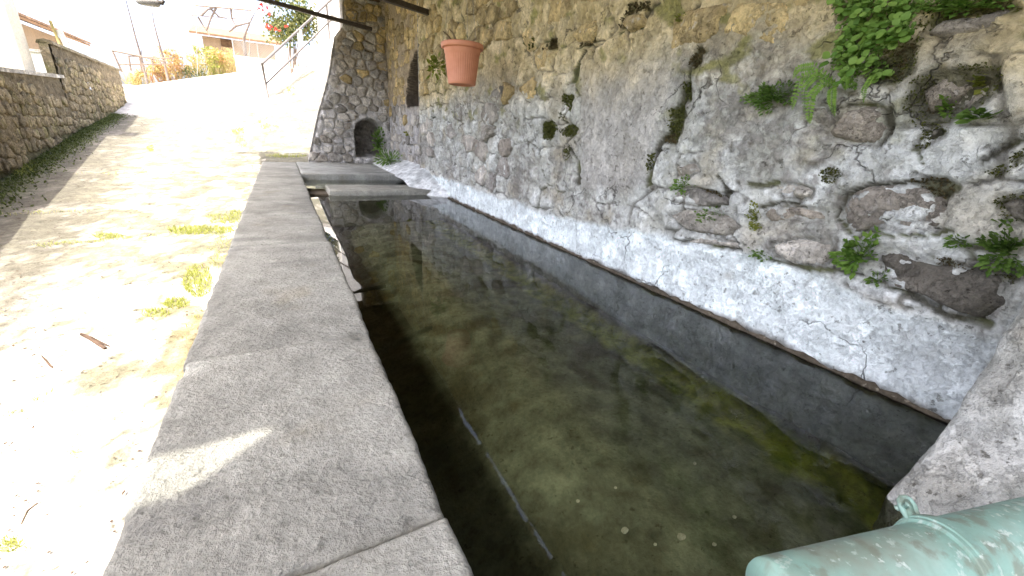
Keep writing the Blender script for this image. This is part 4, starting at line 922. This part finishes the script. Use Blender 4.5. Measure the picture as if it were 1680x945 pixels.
# ------------------------------------------------------------------ plants on the back wall
def wpt(px, py, h=.0): u, v = wp(px, py); return Vector((XW - hb_at(u, v) - h, u, v))
leafm = {}
def leaf_mesh(name, ln, wd, round_=True):
    if name in leafm: return leafm[name]
    n = 5; v = [(0, 0, 0)]; f = []
    prof = [(.12, .45), (.35, .95), (.62, 1.0), (.85, .6)] if round_ else [(.1, .3), (.35, .8), (.6, .75), (.85, .35)]
    for t, wv in prof: v += [(-wd * wv, t * ln, .10 * wd * 1), (0, t * ln, -.12 * wd + .12 * ln * t * t), (wd * wv, t * ln, .10 * wd)]
    v.append((0, ln, .08 * ln)); f += [(0, 2, 1), (0, 3, 2)]
    for k in range(3):
        a_ = 1 + 3 * k; f += [(a_, a_ + 1, a_ + 4, a_ + 3), (a_ + 1, a_ + 2, a_ + 5, a_ + 4)]
    f += [(10, 11, 13), (11, 12, 13)]; leafm[name] = mesh(name, v, f); return leafm[name]
def orient(o, p, d, nrm):
    d = Vector(d).normalized(); x = d.cross(Vector(nrm)).normalized(); z_ = x.cross(d)
    o.matrix_local = Matrix(((x.x, d.x, z_.x, p[0]), (x.y, d.y, z_.y, p[1]), (x.z, d.z, z_.z, p[2]), (0, 0, 0, 1)))
big_leaf = leaf_mesh('leaf', .023, .0105); big_leaf.materials.append(M['leaf'])
base = wpt(1450, 60); ivy = thing('wall_creeper', base, 'big bushy bright green plant of round leaves at the top right of the wall', 'plant')
SP = [(1395, 8, 22, 22), (1430, 20, 30, 26), (1470, 15, 28, 24), (1410, 50, 26, 24), (1450, 55, 34, 26), (1490, 40, 18, 22), (1395, 80, 18, 18), (1425, 90, 28, 18), (1400, 115, 22, 14), (1440, 112, 18, 14), (1380, 100, 12, 10), (1405, 135, 8, 10), (1500, 12, 22, 14)]
wts = np.array([s[2] * s[3] for s in SP], float); wts /= wts.sum(); stems = MB()
for k in range(300):
    sx, sy, ra, rb = SP[rng.choice(len(SP), p=wts)]; th = random.uniform(0, 6.28); rr = math.sqrt(random.random())
    p = wpt(sx + ra * rr * math.cos(th), sy + rb * rr * math.sin(th), random.uniform(.015, .075) * (1.15 - .6 * rr))
    o = bpy.data.objects.new('leaf', big_leaf); COL.objects.link(o); o.parent = ivy
    d = Vector((-.35 + random.gauss(0, .3), random.gauss(0, .6), -.5 + random.gauss(0, .5))); s_ = random.uniform(.65, 1.35)
    orient(o, p - base, d, Vector((-1, -.3 + random.gauss(0, .35), .6 + random.gauss(0, .3)))); o.scale = (s_, s_, s_)
    if k % 6 == 0: stems.tube([wpt(sx, sy, -.005), (wpt(sx, sy, .02) + p) / 2, p], .0012, 4)
stems.build('stems', M['leaf_dark'], ivy)
mb = MB()
for k in range(1100):
    sx, sy, ra, rb = SP[rng.choice(len(SP), p=wts)]; th = random.uniform(0, 6.28); rr = math.sqrt(random.random()) * 1.05
    leaf_quad(mb, wpt(sx + ra * rr * math.cos(th), sy + rb * rr * math.sin(th), random.uniform(.0, .04)), Vector((-.4, 0, -.4)) + rv() * .8, Vector((-1, 0, .4)) + rv() * .4, .016 * random.uniform(.6, 1.2), .0065)
mb.build('small_leaves', M['leaf_dark'], ivy, kind='stuff')
def tuft(name, px, py, rx_, ry_, n, label, mt, ln=.018, wd=.006, depth=.03, droop=-.2, group='small plants rooted in the wall'):
    b0 = wpt(px, py); t = thing(name, b0, label, 'plant', group); mb = MB(); st = MB()
    ph_ = random.uniform(0, 6)
    for k in range(n):
        th = random.uniform(0, 6.28); rr = math.sqrt(random.random()) * (.78 + .32 * math.sin(2 * th + ph_) + .25 * math.sin(5 * th + 2 * ph_)) * random.uniform(.8, 1.25); sx, sy = px + rx_ * rr * math.cos(th), py + ry_ * rr * math.sin(th)
        p = wpt(sx, sy, .004 + depth * random.random() * (1.1 - .8 * rr)); q = (p - wpt(px, py + ry_ * .3, -.01))
        leaf_quad(mb, p, Vector((-.7, 0, droop)) + rv() * .55 + q.normalized() * .9, Vector((-.8, -.2, 1)) + rv() * .4, ln * random.uniform(.6, 1.35), wd * random.uniform(.7, 1.3))
        if k % 5 == 0: st.tube([wpt(px, py + ry_ * .3, -.004), p], .0008, 3)
    mb.build('foliage', M[mt], t); st.build('stems', M[mt], t, kind='stuff'); return t
tuft('wall_plant', 1268, 158, 36, 25, 700, 'rounded fine leaved green tuft left of the fern', 'leaf_dark', .015, .005, .06)
tuft('wall_plant', 1410, 415, 30, 30, 260, 'bright green leafy plant over the dark stone above the white skim coat', 'leaf', .026, .008, .05)
tuft('wall_plant', 1442, 456, 16, 14, 60, 'little grey green sprig just below the bright leafy plant', 'leaf_dark', .018, .005, .02)
tuft('wall_plant', 1242, 358, 13, 20, 120, 'yellow green rounded cushion plant in the middle of the wall', 'leaf_yellow', .014, .006, .03)
tuft('wall_plant', 1167, 354, 26, 13, 130, 'dark green tuft on a flat stone left of the yellow cushion', 'leaf_dark', .018, .006, .035)
tuft('wall_plant', 1122, 304, 20, 13, 120, 'green tuft at the left end of the brown moss band', 'leaf', .018, .006, .03)
tuft('wall_plant', 1648, 405, 40, 34, 230, 'loose green plant at the right edge over the pier', 'leaf_dark', .026, .007, .05)
tuft('wall_plant', 1574, 394, 24, 8, 60, 'thin trailing sprig left of the loose plant at the right edge', 'leaf_dark', .02, .005, .02)
tuft('wall_plant', 1250, 418, 14, 11, 70, 'small sprig at the edge of the white skim coat beneath the yellow cushion', 'leaf_dark', .016, .005, .02)
tuft('wall_plant', 1545, 176, 14, 15, 40, 'small yellowish sprout inside the mossy hollow', 'fern', .022, .007, .02)
tuft('wall_plant', 1612, 190, 24, 10, 45, 'flat leaved green rosette below the mossy hollow', 'leaf_dark', .032, .011, .02)
tuft('wall_plant', 1606, 134, 10, 14, 30, 'lime coloured sprout at the upper right of the mossy hollow', 'leaf_yellow', .026, .010, .02)
tuft('wall_plant', 1580, 8, 70, 14, 260, 'fringe of small green leaves along the top right edge of the view', 'leaf', .018, .007, .03)
tuft('wall_plant', 1120, 34, 7, 12, 60, 'small olive tuft high on the ochre part of the wall', 'leaf_yellow', .02, .006, .03)
tuft('wall_plant', 903, 214, 9, 13, 200, 'mossy tuft left of the smooth cement patch', 'moss', .014, .005, .03)
tuft('wall_plant', 936, 250, 9, 10, 120, 'smaller dark tuft below and right of the mossy tuft by the cement patch', 'moss', .014, .005, .02)
tuft('wall_plant', 928, 190, 6, 10, 40, 'thin dark tuft just above the left edge of the cement patch', 'moss', .014, .005, .02)
# fern
fb = wpt(1378, 142); fern = thing('wall_fern', fb, 'light green fern with drooping fronds under the bushy creeper', 'fern')
def frond(pts, wd):
    mb = MB(); P_ = [wpt(x, y_, h) for x, y_, h in pts]; n = 22
    def ev(t): s_ = t * (len(P_) - 1); i = min(int(s_), len(P_) - 2); return P_[i].lerp(P_[i + 1], s_ - i)
    mb.tube([ev(i / 8) for i in range(9)], .0011, 4)
    for i in range(1, n):
        t = i / n; p = ev(t); d = (ev(min(1, t + .05)) - ev(t - .04)).normalized(); s_ = d.cross(Vector((-1, 0, .15))).normalized(); w_ = wd * (math.sin(math.pi * (.12 + .86 * t)) ** .8)
        for k in (-1, 1): leaf_quad(mb, p, s_ * k + d * .35 + Vector((-.15, 0, 0)), Vector((-1, 0, .1)), w_, w_ * .28)
    link('frond', mb.mesh('frond'), M['fern'], fern)
frond([(1378, 140, .01), (1360, 122, .06), (1335, 132, .08), (1318, 165, .06), (1308, 182, .04)], .020)
frond([(1378, 140, .01), (1366, 140, .06), (1350, 160, .07), (1338, 190, .05), (1336, 204, .03)], .022)
frond([(1380, 142, .01), (1382, 150, .05), (1380, 170, .05), (1376, 192, .03)], .018)
frond([(1378, 138, .01), (1350, 112, .05), (1325, 116, .06), (1312, 132, .05)], .018)
frond([(1440, 120, .02), (1438, 128, .05), (1432, 150, .05), (1424, 170, .03)], .013)
frond([(1402, 120, .02), (1402, 132, .05), (1398, 150, .04)], .016)
frond([(1378, 140, .01), (1358, 128, .07), (1340, 148, .08), (1328, 186, .05)], .018)
frond([(1560, 124, .01), (1580, 119, .03), (1594, 117, .02)], .010) if False else None
# moss cushions on the wall: many small leafy specks, uncountable
mb = MB(); mb2 = MB()
for i, q in enumerate(MOSSP):
    lo_, hi_ = q.min(0), q.max(0); area = (hi_ - lo_).prod(); n = int(min(700, 60 + area * 42000 / (1 + max(0, lo_[0] - 1) * 1.2)))
    u_ = rng.uniform(lo_[0], hi_[0], n); v_ = rng.uniform(lo_[1], hi_[1], n); k_ = inside(q, u_, v_); tgt = mb if i % 3 else mb2
    for a_, b2 in zip(u_[k_], v_[k_]):
        p = Vector((XW - hb_at(a_, b2) + .002, a_, b2)); s_ = (.006 + .004 * a_)
        leaf_quad(tgt, p, Vector((-1, 0, .3)) + rv() * .8, rv(), s_ * random.uniform(.7, 1.5), s_ * .45)
for poly, n in ((HOL, 1500), (HOL2, 900)):
    lo_, hi_ = poly.min(0), poly.max(0); u_ = rng.uniform(lo_[0], hi_[0], n); v_ = rng.uniform(lo_[1], hi_[1], n); k_ = inside(poly, u_, v_); nn_ = fbm(np.stack([u_, v_, 0 * u_], 1), 12, 3)
    for a_, b2, c_ in zip(u_[k_], v_[k_], nn_[k_]):
        if c_ < -.12: continue
        p = Vector((XW - hb_at(a_, b2) - .0, a_, b2)); leaf_quad(mb if c_ < .2 else mb2, p, Vector((-1, 0, .3)) + rv() * .8, rv(), .007 * random.uniform(.7, 1.5), .0035)
link('wall_moss', mb.mesh('wall_moss'), M['moss'], kind='stuff'); link('wall_moss', mb2.mesh('wall_moss'), M['moss_brown'], kind='stuff')
# plants at the far corner and in the arch
def far_tuft(c_, r_, n, label, mt, ln, wd):
    c_ = Vector(c_); t = thing('wall_plant', c_, label, 'plant', 'small plants rooted in the wall'); mb = MB(); st = MB()
    for k in range(n):
        d = (rv() + Vector((-.3, -.6, .2))).normalized(); p = c_ + Vector((d.x * r_[0], d.y * r_[1], d.z * r_[2])) * random.random(); leaf_quad(mb, p, d, rv(), ln * random.uniform(.6, 1.3), wd)
        if k % 6 == 0: st.tube([c_, p], .002, 3)
    mb.build('foliage', M[mt], t); st.build('stems', M[mt], t, kind='stuff')
far_tuft(at(622, 235, 8.55), (.10, .12, .3), 160, 'green plant growing on the right side of the arched opening', 'leaf_dark', .07, .022)
far_tuft((1.66, 7.7, .13), (.24, .45, .15), 230, 'dark grassy weed at the far corner of the trough slab', 'leaf_dark', .10, .012)
far_tuft(at(672, 222, 7.2), (.05, .12, .10), 60, 'yellowish tuft on the recessed wall above the far corner', 'leaf_yellow', .06, .018)
far_tuft(at(714, 112, 5.0), (.10, .2, .12), 70, 'olive tuft on the wall just left of the hanging pot', 'leaf_yellow', .07, .02)

# ------------------------------------------------------------------ on the lane: grass in the joints, twigs, weeds
mb = MB()
def blades(px, py, rx_, ry_, n, hgt=.05):
    for k in range(n):
        th = random.uniform(0, 6.28); rr = math.sqrt(random.random()); p = gnd(px + rx_ * rr * math.cos(th), py + ry_ * rr * math.sin(th)); p = Vector((p[0], p[1], grd(p[0], p[1]) - .004))
        h = .8 * hgt * random.uniform(.4, 1.3); d = Vector((random.gauss(0, .5), random.gauss(0, .5), 1)).normalized(); s_ = d.cross(rv()).normalized() * h * .07; q = p + d * h * .6; e_ = p + d * h + Vector((random.gauss(0, .3), random.gauss(0, .3), 0)) * h
        mb.add([p - s_, p + s_, q + s_ * .7, q - s_ * .7, e_], [(0, 1, 2, 3), (3, 2, 4)])
for q in [(180, 387, 26, 4, 260, .04), (330, 378, 55, 7, 900, .05), (370, 360, 35, 8, 420, .05), (390, 350, 14, 4, 150, .05), (325, 462, 24, 26, 700, .05), (290, 498, 22, 9, 260, .045), (255, 515, 24, 7, 240, .04), (362, 415, 22, 30, 420, .03), (247, 244, 6, 5, 90, .07), (392, 216, 12, 5, 120, .08), (15, 895, 18, 12, 220, .03), (125, 745, 16, 8, 70, .02), (40, 900, 12, 5, 50, .02), (20, 510, 18, 8, 60, .02), (110, 605, 10, 5, 30, .015), (440, 205, 20, 10, 160, .08), (480, 150, 10, 6, 60, .12), (395, 235, 10, 12, 120, .06), (470, 256, 34, 3, 420, .06), (90, 215, 40, 8, 200, .06), (120, 195, 30, 8, 300, .07), (30, 275, 30, 14, 420, .06)]: blades(*q)
for (xa, ya), (xb, yb), n in (((60, 402), (250, 388), 420), ((400, 372), (250, 388), 300), ((0, 352), (235, 342), 300), ((225, 528), (345, 470), 200), ((120, 285), (300, 282), 160), ((395, 330), (330, 480), 420), ((300, 560), (385, 420), 240), ((0, 690), (90, 640), 90)):
    for k in range(n):
        t_ = random.random(); blades(xa + (xb - xa) * t_ + random.gauss(0, 3), ya + (yb - ya) * t_ + random.gauss(0, 1.2), 5, 1.2, 1, random.choice((.015, .025, .04)))
link('joint_grass', mb.mesh('joint_grass'), M['grass'], kind='stuff')
mb = MB()
for k in range(1500):                                    # bits of leaf and grit strewn over the paving
    x_ = random.uniform(-3.0, -.45); y_ = 1.2 + 12 * random.random() ** 1.7; p = Vector((x_, y_, grd(x_, y_) + .003 + .012 * random.random()))
    a_ = random.uniform(0, 6.28); leaf_quad(mb, p, Vector((math.cos(a_), math.sin(a_), .12 * random.gauss(0, 1))), Vector((0, 0, 1)), (.008 + .022 * random.random() ** 3) * (1 + .08 * y_), .004 * (1 + .12 * y_))
link('leaf_litter', mb.mesh('leaf_litter'), M['twig'], kind='stuff'); mb = MB()
for k in range(5200):                                    # damp moss strip at the foot of the lane wall
    y_ = random.uniform(5.3, 14.5); wx = -2.75 - .12 * (y_ - 6) if y_ < 11 else -3.35 - .088 * (y_ - 11); x_ = wx + abs(random.gauss(0, .15)) + .02; p = Vector((x_, y_, grd(x_, y_) - .004)); leaf_quad(mb, p, Vector((0, 0, 1)) + rv() * .9, rv(), random.uniform(.015, .05), .010)
link('lane_moss', mb.mesh('lane_moss'), M['lane_moss'], kind='stuff'); 
def stick(pts, r0, name, label, mt='twig', prongs=()):
    P_ = [Vector(gnd(x, y_)) + Vector((0, 0, h)) for x, y_, h in pts]; mb = MB(); mb.tube(P_, [r0 * (.55 + .45 * math.sin(3.0 * (i + .3) / len(P_))) for i in range(len(P_))], 7)
    for a_ in prongs: mb.tube([Vector(gnd(x, y_)) + Vector((0, 0, h)) for x, y_, h in a_], [r0 * .6, r0 * .3], 5)
    mb.build(name, M[mt], label=label, cat='twig', group='broken twigs on the lane', smooth=True)
stick([(134, 551, .012), (146, 557, .015), (160, 566, .014), (174, 575, .01)], .011, 'twig', 'thicker curled brown twig lying on the sunlit lane', prongs=[((150, 558, .018), (181, 573, .02))])
stick([(68, 585, .006), (76, 593, .008), (83, 602, .008), (88, 606, .004)], .005, 'twig', 'thin forked dark twig below and left of the thicker one', prongs=[((84, 602, .006), (66, 609, .004)), ((84, 602, .006), (96, 604, .004))])
stick([(35, 862, .004), (45, 840, .006), (62, 826, .004)], .003, 'twig', 'thinnest pale twig near the lower left corner', 'pole_wood')
